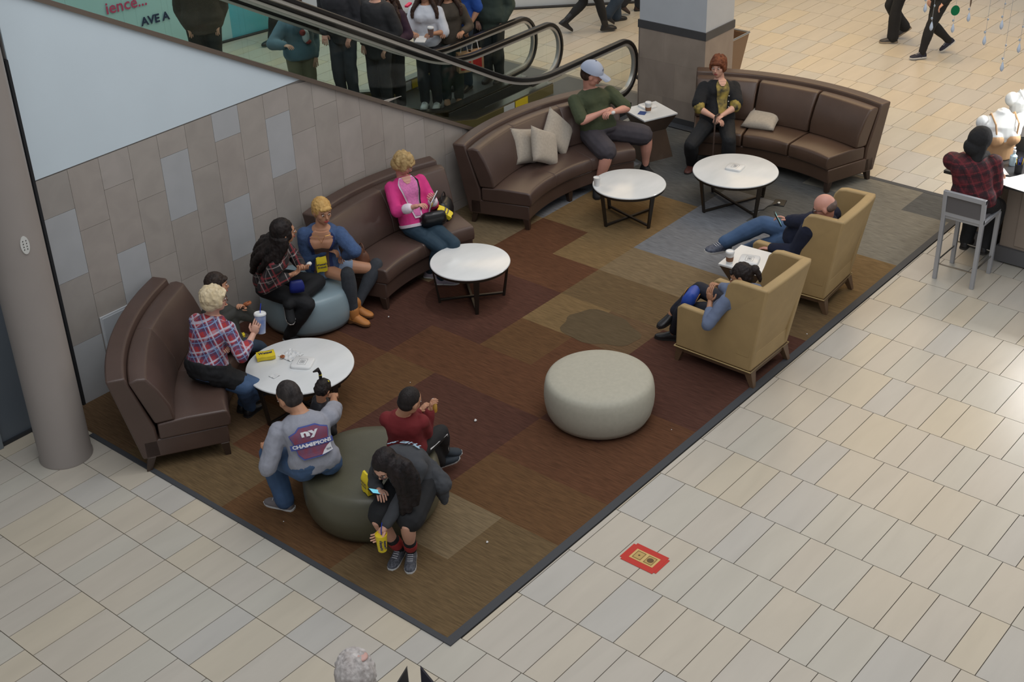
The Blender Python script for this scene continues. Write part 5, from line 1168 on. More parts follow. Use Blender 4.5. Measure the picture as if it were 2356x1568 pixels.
# -- kiosk attendant
B = person('P14', POSES['P14'], 'woman in black hood and dark red plaid shirt on the silver stool', (.85, -.25, -.45), 'tan', build=1.45, hands={'L': dict(curl=.7), 'R': dict(curl=.7)})
T = B.T; top_cloth(T, B, plaid('burgundy plaid', (84, 24, 32), (40, 16, 26), (110, 34, 42), (28, 14, 22), .09), 'plaid_shirt', e=.026, t0=-.06, sleeve=(.9, .9), armr=.012); leg_cloth(T, B, black, 'trousers', e=.025); feet(B, blkshoe, rubd, toeL=(1, .05, 0), toeR=(1, -.05, 0))
hair(T, B, 'hood', mat('black hood cloth', (26, 26, 28), .85), name='hood', locks=[([B.hp(-.02, -.03, -.02), B.hp(.0, -.07, -.14), B.neck-B.sd*.12-B.fwd*-.03+V((0, 0, -.03)), B.surf(.72, -1.0, .02)], .08, .04)])

# ---- standing figures
def stand(x, y, hd, s=1.0, step=0.0, z=0, armL=None, armR=None, lean=0):
    "hd = heading angle; step = stride half length (left foot forward when positive)"
    f = V((math.cos(hd), math.sin(hd), 0)); l = V((-f.y, f.x, 0)); o = V((x, y, z)); J = {}
    hz = .93*s-abs(step)*.12
    J['pelvis'] = o+V((0, 0, hz)); J['neck'] = o+f*(lean)*s+V((0, 0, hz+.52*s)); J['head'] = J['neck']+f*(.03+lean*.4)*s+V((0, 0, .19*s))
    for k_, sg in (('L', 1), ('R', -1)):
        J['sh'+k_] = J['neck']+l*.18*sg*s-V((0, 0, .06*s)); a = (armL if sg > 0 else armR) or (0.06, .0, -.50)
        w = J['sh'+k_]+(f*a[0]+l*a[1]*sg+V((0, 0, a[2])))*s; J['wr'+k_] = w; J['el'+k_] = (J['sh'+k_]+w)/2-f*.12*s+l*.06*sg*s-V((0, 0, .05*s))
        st_ = step*sg; J['an'+k_] = o+f*st_+l*.085*sg*s+V((0, 0, .085*s+(.10 if st_ < -.05 else 0))); J['kn'+k_] = o+f*(st_*.5+.10)+l*.09*sg*s+V((0, 0, .50*s))
    J['s'] = s; return J
def bystander(x, y, hd, label, shirt, trous, hairm, style='short', skn='fair', s=1.0, build=1.0, step=0, z=0, armL=None, armR=None, lean=0, face=None, sleeve=(.95, .95), shoes=None, sole=None, t0=-.08, cut=(1, 1), flare=.012, locks=None, bust=0, hname='jacket', hs=1, e=.024, grp=None, **k):
    f = V((math.cos(hd), math.sin(hd), 0))
    B = person(None, stand(x, y, hd, s, step, z, armL, armR, lean), label, face or (f.x, f.y, -.15), skn, s=s, build=build, bust=bust, vx=.011, eyes=True, hs=hs, group=grp, hands=k.get('hands'))
    B.T.location = B.T.location
    top_cloth(B.T, B, shirt, hname, e=e, t0=t0, sleeve=sleeve, vx=.014); leg_cloth(B.T, B, trous, 'trousers', cut=cut, flare=flare, vx=.014)
    B.J['zf'] = z
    for sd_ in 'LR':
        an = getattr(B, 'an'+sd_); back = step and ((sd_ == 'R') == (step > 0)) and abs(step) > .05
        tv = f if not back else (f*.8-V((0, 0, .55))); shoe(B.T, an, tv, (0, 0, 1), s, shoes or blkshoe, sole or rubd, high=k.get('boot', False), laces=sole is rubw)
        if k.get('boot'):
            q = MB(); limb(q, an, an.lerp(getattr(B, 'kn'+sd_), .72), .052*s, .066*s); obj('boot_shaft', q, shoes or blkshoe, B.T)
    lk = None
    if style == 'long': lk = drape(B, (2.2, 2.8, 3.5, 4.1), .62, .03, .05, .03)+drape(B, (1.0, -1.0), .68, .035, .04, .02)
    hair(B.T, B, style, hairm, locks=lk) if style == 'long' else hair(B.T, B, style, hairm)
    return B
hb = hairmat('dark brown long', (44, 32, 28), (74, 54, 44)); hk = MC['hair black']
left = rad(135)
B = bystander(13.62, 3.27, left-.1, 'walking man in black track pants with white side stripes, upper body above the picture', mat('grey sweatshirt', (96, 98, 104), .85), black, hb, step=.10, s=1.0, shoes=mat('black walking shoe', (52, 50, 50), .5), sole=mat('tan sole', (150, 136, 116), .6), flare=.03)
for off in (.0, .03):
    q = MB(); sdv = B.hs*-1; q.tube([B.hipR+sdv*.115+B.fwd*(off), B.knR+sdv*.098+B.fwd*off, B.anR+sdv*.098+B.fwd*off+V((0, 0, .02))], .006, 6); obj('side_stripe', q, MC['white tape'], B.T)
B = bystander(13.30, 2.55, left+.1, 'walking woman in black leggings and navy canvas sneakers beside the man in track pants', black, black, hb, 'long', step=.24, s=.95, shoes=mat('navy canvas sneaker', (26, 28, 48), .7), sole=rubw, flare=-.002, bust=.03)
q = MB(); q.ell(B.pel+B.hs*-.20+V((0, 0, -.05)), (.12, .08, .20)); hbag = obj('handbag', q, blkshoe, None, smooth=180)
hbag.data.transform(Matrix.Translation(-(B.pel+B.hs*-.20))); hbag.location = B.pel+B.hs*-.20; tag(hbag, 'black handbag carried by the walking woman in canvas sneakers', 'handbag')
rt_ = math.atan2(-.29, .45)
bystander(11.30, 7.32, rt_, 'walking woman in black leggings and black calf boots, beyond the escalators', mat('cream sweater', (206, 200, 190), .85), black, hb, 'long', step=-.30, s=.97, boot=True, shoes=blkshoe, flare=-.004)
bystander(11.89, 7.25, rt_+.1, 'walking woman in dark flared jeans and black heels, beyond the escalators', mat('navy coat', (40, 44, 60), .85), ddenim, hb, 'long', step=.12, s=.98, shoes=blkshoe, flare=.03)
bystander(12.5, 7.32, rt_-.1, 'person in brown shoes walking half hidden by the square pillar', mat('brown coat', (90, 70, 56), .85), mat('dark trousers', (36, 38, 44), .8), hb, step=.16, s=1.0, shoes=mat('dark brown boot', (60, 42, 34), .5), boot=True)
bystander(9.9, 5.15, rad(-60), 'person whose dark shoe shows beside the pillar behind the handrail end', black, black, hk, step=.1, s=.95)
west = PI
B = bystander(7.55, 7.10, west+.55, 'woman in white top holding cups at the foot of the far escalator', mat('white jersey', (216, 220, 228), .8, var=.04), mat('black washed jeans', (44, 46, 52), .85), hb, 'long', s=.97, armL=(.28, -.05, -.26), armR=(.28, -.05, -.26), bust=.04, shoes=mat('white trainer', (205, 205, 205), .6), sole=rubw, z=.012, sleeve=(.5, .5), hname='top', hands={'L': dict(curl=.8), 'R': dict(curl=.8)}, skn='tan'); wcup = B.wrL.copy(); wcup2 = B.wrR.copy()
B = bystander(7.82, 6.95, west+.75, 'woman in olive brown jacket with red and kraft shopping bags on her arm', mat('olive brown jacket', (74, 66, 56), .85, var=.1), mat('green grey jeans', (44, 58, 58), .8), hb, 'long', s=.96, armL=(.22, .0, -.30), armR=(.20, -.03, -.30), z=.012, bust=.03, shoes=mat('tan flat sandal', (170, 130, 104), .6), skn='tan'); bagw = B.wrL.copy()
B = bystander(8.32, 7.22, west+.2, 'man in royal blue t-shirt and jeans waiting at the far escalator', mat('royal blue cotton', (40, 84, 168), .85, var=.06), ddenim, hb, 'short', s=1.04, build=1.15, z=.012, sleeve=(.45, .45), skn='tan', hname='t_shirt')
B = bystander(8.80, 7.05, west+.3, 'person in green-grey parka with a dark bag by the far escalator entry', mat('green grey parka', (62, 74, 66), .85, var=.1), mat('dark leggings', (34, 40, 42), .8), hb, 'long', s=1.0, build=1.15, z=.012, shoes=mat('dark boot', (36, 34, 36), .5), t0=-.35, boot=True, e=.04)
B = bystander(9.05, 7.45, west, 'person in black coat with a rust bag just beyond the green parka', black, black, hb, 'long', s=.97, z=.012)
B = bystander(7.02, 7.25, west+.6, 'woman with long brown hair in plum cardigan over lilac blouse, looking down', mat('plum cardigan', (58, 36, 52), .85, var=.1), black, hb, 'long', s=.96, z=.10, lean=.10, face=(-.7, -.4, -.75), armL=(.22, -.03, -.3), armR=(.22, -.03, -.3), bust=.04, e=.03)
vneck(B.T, B, mat('lilac blouse', (150, 130, 160), .8), 'blouse', .35, .45, .25, .96, .045)
B = bystander(6.35, 7.42, west+.3, 'man in faded black jacket riding the far escalator behind the plum cardigan', mat('faded black jacket', (56, 56, 60), .85, var=.1), mat('washed grey jeans', (58, 62, 70), .85), hk, 'short', s=1.02, z=.40, lean=.06, build=1.15, t0=-.3, e=.05, skn='pink')
B = bystander(6.55, 7.00, west+.1, 'man in long black coat riding the far escalator, lowest of the dark coats', mat('charcoal coat', (48, 48, 50), .85, var=.1), mat('dark slacks', (44, 44, 50), .85), hk, 'short', s=.98, z=.30, build=1.2, t0=-.4, e=.05)
B = bystander(6.22, 8.12, west+1.2, 'person in blue-grey hoodie and khaki trousers standing behind the escalator glass', mat('blue grey hoodie', (96, 122, 138), .85, var=.06), mat('khaki trousers', (118, 112, 92), .85), hb, 'short', s=.98, build=1.2, e=.04, flare=.03, armR=(.30, .12, -.20))
q = MB(); q.ell(B.surf(.55, .15, .055), (.05, .05, .09)); obj('shirt_print', q, mat('white shirt print', (205, 215, 222), .8), B.T)
q = MB(); q.ell(B.surf(.66, .0, .06), (.04, .04, .04)); q.ell(B.surf(.40, .25, .07), (.04, .04, .03)); obj('shirt_print', q, mat('red shirt print', (150, 60, 60), .8), B.T)
B = bystander(8.38, 10.95, rad(170), 'person in black trousers and boots walking past the teal shop window', black, black, hk, step=.28, s=1.0, boot=True)
B = bystander(6.26, 10.12, west+.9, 'large person in dark brown jacket behind the escalator glass at far left', mat('dark brown jacket', (58, 50, 44), .85, var=.15), black, hk, 'short', s=1.06, build=1.7, e=.07, t0=-.25, flare=.05)
# child by the table
CHILD = (.90, 2.13)
def childJ():
    J = stand(*CHILD, rad(-20), .50, 0); return J
B = person(None, childJ(), 'small child with a yellow hair tie standing between the table and the man in grey', (.4, .2, -.6), 'tan', s=.50, hs=1.35, vx=.008)
top_cloth(B.T, B, mat('black padded jacket', (24, 24, 30), .6, var=.1), 'jacket', e=.028); leg_cloth(B.T, B, black, 'leggings'); feet(B, blkshoe, rubd, toeL=(.9, -.3, 0), toeR=(.9, -.3, 0))
hair(B.T, B, 'short', hk)
tp = [B.hp(-.08, .03, .09), B.hp(-.13, .05, .15), B.hp(-.17, .07, .17), B.hp(-.20, .10, .12)]
q = MB(); q.tube(tp, [.014, .012, .018, .006], 8); obj('ponytail', q, hk, B.T)
q = MB(); q.ell(B.hp(-.115, .045, .135), (.014, .014, .010)); obj('hair_tie', q, mat('yellow elastic', (226, 210, 40), .5), B.T)
q = MB(); q.ell(B.hp(-.06, -.05, .10), (.010, .010, .010)); obj('hair_tie', q, MC['yellow elastic'], B.T)
# old man at the bottom edge
B = bystander(-1.67, -.96, rad(55), 'grey-haired older man in navy at the bottom edge, seen from above and behind', mat('navy blazer', (30, 34, 58), .8), mat('grey slacks', (80, 80, 84), .8), hairmat('silver', (150, 142, 138), (196, 190, 186)), 'full', s=.99, hs=1.04, skn='pink', e=.03)
q = MB(); Bm = B.HB; q.ell(B.hp(-.035, -.035, .118), (.045, .036, .014), Bm); obj('bald_patch', q, mat('scalp', (190, 150, 140), .5), B.T, smooth=180)

# ================================================================= SMALL THINGS
white_p = mat('white paper', (222, 222, 220), .6)
def move_origin(o, p): o.data.transform(Matrix.Translation(-V(p))); o.location = p; return o
def charger(c, z, ang, label):
    T = thing('charging_pad', label, 'charger', (c[0], c[1], z), 'wireless charging pads')
    q = MB(); w = .095; ring = []
    for k_ in range(64):
        a = 2*PI*k_/64; r_ = w/max(abs(math.cos(a))**6+abs(math.sin(a))**6, .01)**(1/6); ring.append(V((r_*math.cos(a+ang), r_*math.sin(a+ang), 0)))
    C_ = V((c[0], c[1], z)); q.loft([[C_+p*.98 for p in ring], [C_+p+V((0, 0, .006)) for p in ring], [C_+p*.97+V((0, 0, .020)) for p in ring], [C_+p*.90+V((0, 0, .024)) for p in ring]]); obj('shell', q, mat('white gloss plastic', (226, 227, 226), .25), T, smooth=50)
    ink = mat('grey ink', (110, 112, 116), .6); q = MB(); Rz = Matrix.Rotation(ang, 3, 'Z')
    for a, b in (((-1, -1), (1, -1)), ((1, -1), (1, 1)), ((1, 1), (-1, 1)), ((-1, 1), (-1, -1))):
        for k_, h in ((.046, .0012), (.024, .0016)):
            q.tube([C_+Rz @ V((a[0]*k_, a[1]*k_*.8, .0245)), C_+Rz @ V((b[0]*k_, b[1]*k_*.8, .0245))], h, 4)
    q.tube([C_+Rz @ V((.012*math.cos(t), .012*math.sin(t), .0248)) for t in [2*PI*k/14 for k in range(15)]], .0018, 4, caps=False); q.tube([C_+Rz @ V((0, -.008, .0248)), C_+Rz @ V((0, .008, .0248))], .0016, 4)
    obj('emblem', q, ink, T)
charger((1.485, 3.03), .434, rad(30), 'white wireless charging pad on the table with food wrappers')
charger((7.31, 2.23), .434, rad(10), 'white wireless charging pad alone on the round table before the woman in black')
charger((8.00, 3.90), .575, rad(-20), 'white charging pad on the side table beside the man in green')
charger((5.22, .80), .575, rad(20), 'white charging pad on the side table between the tan wing chairs')
def cup(c, z, h, r0, r1, m_, label, lid=None, sleeve=None, straw=None, B3=None, cat='cup', name='paper_cup', grp=None):
    T = thing(name, label, cat, (c[0], c[1], z), grp); Bm = B3 or Matrix.Identity(3); O = V((c[0], c[1], z))
    q = MB(); q.lathe(O, [(r0*.92, .0), (r0, .002), (r1, h), (r1*.94, h), (r1*.90, h-.012)], 28, Bm); obj('cup_body', q, m_, T)
    if lid: q = MB(); q.lathe(O, [(r1*1.05, h-.006), (r1*1.07, h+.002), (r1*1.0, h+.012), (r1*.9, h+.016), (r1*.86, h+.010), (.002, h+.010)], 28, Bm); obj('lid', q, lid, T)
    if sleeve: 
        f = lambda z_: r0+(r1-r0)*z_/h; q = MB(); q.lathe(O, [(f(h*.22)+.0015, h*.22), (f(h*.62)+.0015, h*.62), (f(h*.62)+.0002, h*.62), (f(h*.22)+.0002, h*.22)], 28, Bm); obj('sleeve', q, sleeve, T)
    if straw: q = MB(); q.tube([O+Bm @ V((0, 0, h*.6)), O+Bm @ V((.005, 0, h+.03)), O+Bm @ V((.02, .0, h+.09))], .0038, 8); obj('straw', q, straw, T)
    return T
kraft = mat('kraft sleeve', (136, 96, 70), .8); bl_st = mat('blue straw', (30, 60, 170), .4)
cup((5.07, .93), .575, .115, .030, .041, white_p, 'white coffee cup with brown sleeve on the side table by the wing chairs', lid=MC['white gloss plastic'], sleeve=kraft, name='coffee_cup')
cup((7.855, 3.79), .575, .115, .030, .041, white_p, 'white coffee cup with brown sleeve on the side table by the man in green', lid=MC['white gloss plastic'], sleeve=kraft, name='coffee_cup')
q = MB(); q.box((7.79, 3.83, .577), (.11, .09, .003), Matrix.Rotation(.3, 3, 'Z')); move_origin(tag(obj('napkin', q, mat('blue napkin', (52, 74, 130), .8)), 'blue napkin under the coffee cup beside the man in green', 'napkin'), (7.79, 3.83, .576))
cup((6.02, 3.20), .434, .10, .028, .040, white_p, 'plain white paper cup at the edge of the small round table')
# large soft drink held by woman in plaid
Bt = Matrix.Rotation(rad(-6), 3, 'X') @ Matrix.Rotation(rad(8), 3, 'Y')
O = c0-V((0, 0, .10))
T = cup((O.x+.035, O.y-.005), O.z+.03, .17, .034, .050, mat('blue printed cup', (60, 96, 168), .4, rgb2=(200, 206, 216), scale=6), 'large blue and white soda cup with straw held by the woman in red plaid', lid=MC['white gloss plastic'], straw=bl_st, B3=Bt, name='soda_cup')
# food pieces
def bag(c, u, v, w, h, d, m_, label, txt=None, name='snack_bag', ink=None, folds=.01):
    u = V(u).normalized(); v = V(v); v = (v-u*v.dot(u)).normalized(); n_ = u.cross(v); c = V(c); T = thing(name, label, 'bag', c)
    q = MB(); rings = []
    for i in range(7):
        t = i/6; dd = d*(1 if i < 5 else (1-.75*(i-4)/2)); z = -h/2+h*t
        rings.append([c+u*(x*w/2*(1+.03*math.sin(5*t)))+n_*(y*dd/2)+v*(z+.006*math.sin(9*x+i)) for x, y in ((-1, -1), (-.5, -1.05), (0, -.92), (.5, -1.05), (1, -1), (1, 0), (1, 1), (.5, 1.05), (0, .95), (-.5, 1.05), (-1, 1), (-1, 0))])
    q.loft(rings); obj('pouch', q, m_, T, smooth=50)
    if txt:
        for k_, (t_, sz, du, dv) in enumerate(txt):
            for sg in (1, -1):
                uu = u*sg; text_on('lettering', t_, sz, lambda a, b: c+uu*(a+du)+v*(b+dv)+n_*sg*(d*.545+.003), ink, T, sz*.03)
    return T
yel = mat('yellow paper bag', (226, 202, 44), .5, var=.05, scale=12); ink_b = mat('dark blue ink', (28, 36, 92), .5)
wz = [("Wetzel's", .030, 0, .012), ('Pretzels', .026, 0, -.022)]
f4 = p4w[2]
bag(V((2.61, 3.95, .66)), (.8, -.45, 0), (.0, -.15, 1), .10, .15, .05, yel, 'yellow pretzel bag held on the lap of the woman in blue cardigan', wz, ink=ink_b)
fd = (p5[2]+p5[3])/2-p5[5]
bag((4.17, 3.77, .66), (.75, .45, .2), (-.55, .5, .55), .09, .16, .045, yel, 'yellow pretzel bag under the tablet of the woman in pink', wz, ink=ink_b)
bag((1.36, 3.37, .462), (.8, -.55, .02), (.5, .85, .05), .16, .12, .035, yel, 'yellow pretzel bag lying open on the table among wrappers', [("Wetzel", .04, 0, 0)], ink=ink_b)
bag((.50, 1.24, .545), (.30, .95, 0), (0, 0, 1), .10, .16, .06, yel, 'yellow pretzel bag standing on the olive pouf beside the long-haired girl', [("Wetzel's", .026, 0, .01), ('Pretzels', .024, 0, -.02)], ink=ink_b)
bag((1.30, 3.62, .60), (.9, -.4, 0), (.3, .8, .3), .09, .04, .03, yel, 'folded yellow bag on the lap of the boy')
# drink with yellow print held down by girl
O = p13[0]+V((-.045, -.005, -.10)); 
T = cup((O.x, O.y), O.z-.075, .15, .032, .045, yel, 'yellow pretzel-shop cup with blue straw dangling from the long-haired girl', straw=bl_st, name='soda_cup')
cz = O.z-.075
def oncup(ph, zz): return lambda u, v: V((O.x, O.y, 0))+V((math.cos(ph+v/.04), math.sin(ph+v/.04), 0))*(.0455+.0)+V((0, 0, cz+zz+u))
text_on('lettering', "Wetzel's", .026, oncup(rad(-140), .075), ink_b, T, .001); text_on('lettering', 'Pretzels', .024, oncup(rad(-100), .075), ink_b, T, .001)
# wrappers on table 1
for i, (x, y, w, lb) in enumerate(((1.52, 3.22, .16, 'crumpled white wrapper on the table beside the charging pad'), (1.20, 3.08, .07, 'small crumpled clear wrapper on the table near the woman in red plaid'))):
    q = MB(); N_ = 12; vs = []
    for a in range(N_+1):
        for b in range(N_+1):
            px, py = -w/2+w*a/N_, -w/2+w*b/N_; vs.append((x+px, y+py, .437+.02*w/.16*abs(noise.noise(V((px*26, py*26, i*7.))))+.001))
    q.add(vs, [(a*(N_+1)+b, (a+1)*(N_+1)+b, (a+1)*(N_+1)+b+1, a*(N_+1)+b+1) for a in range(N_) for b in range(N_)])
    o = obj('food_wrapper', q, mat('waxed paper', (214, 216, 216), .4), smooth=None); m_ = o.modifiers.new('s', 'SOLIDIFY'); m_.thickness = .0012; move_origin(o, (x, y, .436)); tag(o, lb, 'wrapper', 'food wrappers on the large round table')
brnf = mat('baked pretzel', (150, 84, 44), .5, var=.2, scale=20)
def pretzel(c, r, label, B3=None):
    q = MB(); c = V(c); q.tube([c+(B3 or Matrix.Identity(3)) @ V((r*math.cos(a), r*math.sin(a), .0)) for a in [2*PI*k/14 for k in range(14)]]+[c+(B3 or Matrix.Identity(3)) @ V((r*.9, .0, .006))], r*.5, 8)
    move_origin(tag(obj('pretzel_piece', q, brnf, smooth=180), label, 'food'), c)
pretzel((1.44, 3.24, .455), .015, 'browned pretzel piece on the wrapper by the yellow bag')
pretzel(boy_hand+V((.05, -.03, .04)), .026, 'glazed pretzel held up by the boy beside the woman in red plaid', basis((1, 0, 0), (.5, .2, .6)))
for p, lb in ((p3w[0]+V((.06, -.04, .01)), 'white wrapped pretzel in the left hand of the woman in dark plaid'), (p4w[0]+V((.0, -.07, -.01)), 'white napkin bite in the hand of the woman in blue cardigan'), (p6w+V((.0, -.08, .01)), 'white cup lid piece held by the man in green')):
    q = MB(); q.ell((0, 0, 0), (.030, .022, .02), None, 10, 7); o = obj('paper_napkin', q, white_p, smooth=180, disp=(.016, .02)); o.location = p; tag(o, lb, 'napkin')
T = thing('juice_bottle', 'small amber juice bottle the boy in red holds to his mouth', 'bottle', boy12+V((.07, -.01, .02)))
q = MB(); q.lathe(boy12+V((.08, -.02, -.04)), [(.022, 0), (.026, .01), (.026, .06), (.014, .085), (.012, .10)], 20); obj('bottle_body', q, mat('amber juice', (196, 150, 60), .2), T)
q = MB(); q.lathe(boy12+V((.08, -.02, .06)), [(.014, 0), (.014, .014), (.001, .014)], 16); obj('bottle_cap', q, white_p, T)
# tablet, handbags
def slab(name, c, u, v, w, h, t, m_, m2, label, cat):
    u = V(u).normalized(); v = V(v); v = (v-u*v.dot(u)).normalized(); Bm = Matrix((u, v, u.cross(v))).transposed(); T = thing(name, label, cat, c)
    q = MB(); q.box(V(c), (w, h, t), Bm); obj('case', q, m_, T, bevel=t*.4)
    q = MB(); q.box(V(c)+u.cross(v)*(t*.5+.0006), (w*.88, h*.84, .001), Bm); obj('screen', q, m2, T); return T
scr = mat('lit phone screen', (110, 170, 170), .2, emit=((130, 190, 190), .5))
slab('tablet', p5[0].lerp(p5[1], .45)+V((.05, -.07, .02)), (.85, .35, .25), (-.2, -.4, .8), .20, .13, .010, mat('white tablet', (200, 202, 206), .3), mat('tablet glass', (60, 66, 74), .15), 'thin white tablet the woman in pink is reading', 'tablet')
slab('smartphone', p8w[1]+V((-.07, .07, .03)), (.75, .55, 0), (-.35, .30, .85), .078, .155, .012, mat('black phone case', (18, 18, 20), .4), scr, 'phone with pale green screen held by the balding man', 'phone')
slab('smartphone', p13[1]+V((-.05, -.03, .03)), (.3, .9, 0), (-.7, .25, .45), .072, .13, .010, MC['black phone case'], mat('bright phone screen', (120, 200, 220), .2, emit=((120, 200, 220), .8)), 'glowing phone held by the long-haired girl', 'phone')
def softbag(name, c, dims, rz, m_, label, handle=True, tilt=0):
    T = thing(name, label, 'handbag', c); Bm = Matrix.Rotation(rz, 3, 'Z') @ Matrix.Rotation(tilt, 3, 'X'); C_ = V(c)
    q = MB(); rings = []
    for z, w, d in ((-.5, .42, .40), (-.48, .5, .5), (-.1, .52, .55), (.3, .46, .42), (.47, .40, .22), (.5, .36, .12)):
        rings.append([C_+Bm @ V((dims[0]*w*math.copysign(abs(math.cos(a))**.6, math.cos(a)), dims[1]*d*math.copysign(abs(math.sin(a))**.6, math.sin(a)), dims[2]*z)) for a in [2*PI*k/20 for k in range(20)]])
    q.loft(rings); obj('bag_body', q, m_, T, smooth=60, disp=(.012, .06))
    if handle: q = MB(); q.tube([C_+Bm @ V((dims[0]*.36*math.cos(a), 0, dims[2]*(.42+.45*math.sin(a)))) for a in [PI*k/10 for k in range(11)]], .006, 6); obj('handle', q, m_, T)
    return T
blkl = mat('black bag leather', (22, 22, 24), .35)
softbag('handbag', (3.99, 3.76, .67), (.27, .12, .15), rad(-30), blkl, 'black open handbag on the lap of the woman in pink', tilt=.5, handle=False)
softbag('handbag', (4.38, 3.98, .57), (.26, .18, .20), rad(30), blkl, 'shiny black tote on the sofa to the right of the woman in pink')
softbag('handbag', (3.13, 3.93, .50), (.16, .12, .20), rad(70), mat('brown fringed leather', (104, 66, 46), .55, var=.15), 'brown slouchy bag at the sofa end beside the woman in blue cardigan')
T = softbag('gym_bag', (4.27, .84, .60), (.22, .12, .15), rad(15), mat('royal blue nylon', (34, 70, 160), .5), 'royal blue bag with amber ring emblem on the seated bun-haired woman', handle=False, tilt=.35)
Bm = Matrix.Rotation(rad(15), 3, 'Z') @ Matrix.Rotation(.35, 3, 'X')
for r0, r1, mm in ((.042, .054, mat('amber emblem', (232, 164, 40), .5)), (.027, .042, wht), (.0, .027, MC['amber emblem'])):
    q = MB(); 
    for sy in (1, -1):
        c_r = V((4.27, .84, .60))+Bm @ V((0, .062*sy, 0)); q.loft([[c_r+Bm @ V((r*math.cos(a), yy, r*math.sin(a))) for a in [2*PI*k/24 for k in range(24)]] for r, yy in ((r0+.0005, 0), (r1, 0), (r1, .002*sy), (r0+.0005, .002*sy))])
    obj('emblem_ring', q, mm, T, smooth=None)
softbag('camera_pouch', p3w[1].lerp(p3w[0], .5)+V((-.02, -.02, -.14)), (.14, .06, .12), rad(-40), mat('blue pouch', (24, 40, 120), .5), 'small blue pouch with teal trim on the lap of the woman in dark plaid', handle=False)
q = MB(); q.tube([V((2.62, 3.80, .36)), V((2.66, 3.74, .30)), V((2.69, 3.74, .22)), V((2.62, 3.76, .16)), V((2.52, 3.76, .17))], .0035, 6); move_origin(tag(obj('cord', q, mat('teal cord', (40, 120, 110), .5)), 'thin teal cord looping down the side of the blue-grey pouf', 'cord'), (2.62, 3.80, .36))
# cane
T = thing('walking_cane', 'dark speckled walking cane held upright by the woman in black', 'cane', (p7w.x-.10, p7w.y, 0))
q = MB(); q.tube([(p7w.x-.10, p7w.y-.01, .03), (p7w.x-.085, p7w.y-.01, p7w.z+.02)], .010, 10); obj('shaft', q, mat('speckled cane', (86, 70, 62), .4, var=.3, scale=60), T)
q = MB(); q.tube([(p7w.x-.085, p7w.y-.01, p7w.z+.02), (p7w.x-.05, p7w.y-.01, p7w.z+.035), (p7w.x-.0, p7w.y-.01, p7w.z+.03)], .012, 10); obj('grip', q, blkl, T)
q = MB(); q.capsule((p7w.x-.10, p7w.y-.01, .012), (p7w.x-.10, p7w.y-.01, .04), .014, .012); obj('rubber_tip', q, rubd, T)
# cups & shopping bags in the crowd
cup((wcup.x-.06, wcup.y-.03), wcup.z-.02, .12, .03, .042, mat('iced drink', (120, 96, 90), .3), 'iced drink held by the woman in the white top', lid=MC['white gloss plastic'])
slab('food_tray', (wcup+wcup2)/2+V((-.12, -.08, -.03)), (.8, .5, 0), (-.4, .8, 0), .24, .14, .02, white_p, white_p, 'white food carton carried by the woman in the white top', 'food box')
for i, (dx_, dy_) in enumerate(((.0, -.05), (.16, -.10))):
    p = bagw+V((dx_-.05, dy_, -.38)); T = thing('shopping_bag', ['kraft shopping bag with red panel hanging on the jacket woman, left of two', 'kraft shopping bag with red panel hanging on the jacket woman, right of two'][i], 'bag', p)
    q = MB(); q.box(p+V((0, 0, 0)), (.20, .10, .26), Matrix.Rotation(-.5, 3, 'Z')); obj('bag_body', q, mat('kraft paper', (176, 140, 104), .8), T)
    Rz = Matrix.Rotation(-.5, 3, 'Z'); q = MB(); q.box(p+Rz @ V((0, -.052, -.01)), (.14, .002, .17), Rz); obj('red_panel', q, mat('red panel', (176, 40, 36), .6), T)
    q = MB(); q.tube([p+Rz @ V((-.05, 0, .13)), p+Rz @ V((-.03, 0, .25)), p+Rz @ V((.03, 0, .25)), p+Rz @ V((.05, 0, .13))], .006, 6); obj('handle', q, white_p, T)
q = MB(); q.box((7.72, 7.58, 1.28), (.16, .05, .03), Matrix.Rotation(.4, 3, 'Z')); move_origin(tag(obj('wallet', q, mat('hot pink leather', (220, 50, 90), .5), bevel=.008), 'hot pink wallet held out behind the woman in the white top', 'wallet'), (7.72, 7.58, 1.28))
softbag('shoulder_bag', (8.62, 7.36, 1.02), (.26, .12, .30), rad(60), mat('burgundy brown leather', (64, 36, 34), .5), 'dark burgundy shoulder bag beside the green parka')
# dark folded panels at the bottom edge
T = thing('carrier_bag', 'open dark carrier bag with two pointed sides at the bottom edge', 'bag', (-1.33, -1.12, 1.0))
for sg, mm in ((-1, mat('charcoal panel', (62, 60, 60), .6)), (1, mat('black navy panel', (20, 22, 40), .6))):
    q = MB(); a = V((-1.36, -1.06, 1.485)); sdv = V((.64, -.77, 0)); b_ = V((.77, .64, 0))
    pts = [a+sdv*(.035*sg), a+sdv*(.12*sg)+V((0, 0, -.16)), a+sdv*(.17*sg)+V((0, 0, -.40)), a+sdv*(.03*sg)+V((0, 0, -.40))]
    q.add([p for p in pts]+[p+b_*.02 for p in pts], [(0, 1, 2, 3), (7, 6, 5, 4)]+[(i, (i+1) % 4, (i+1) % 4+4, i+4) for i in range(4)]); obj('side_panel', q, mm, T)
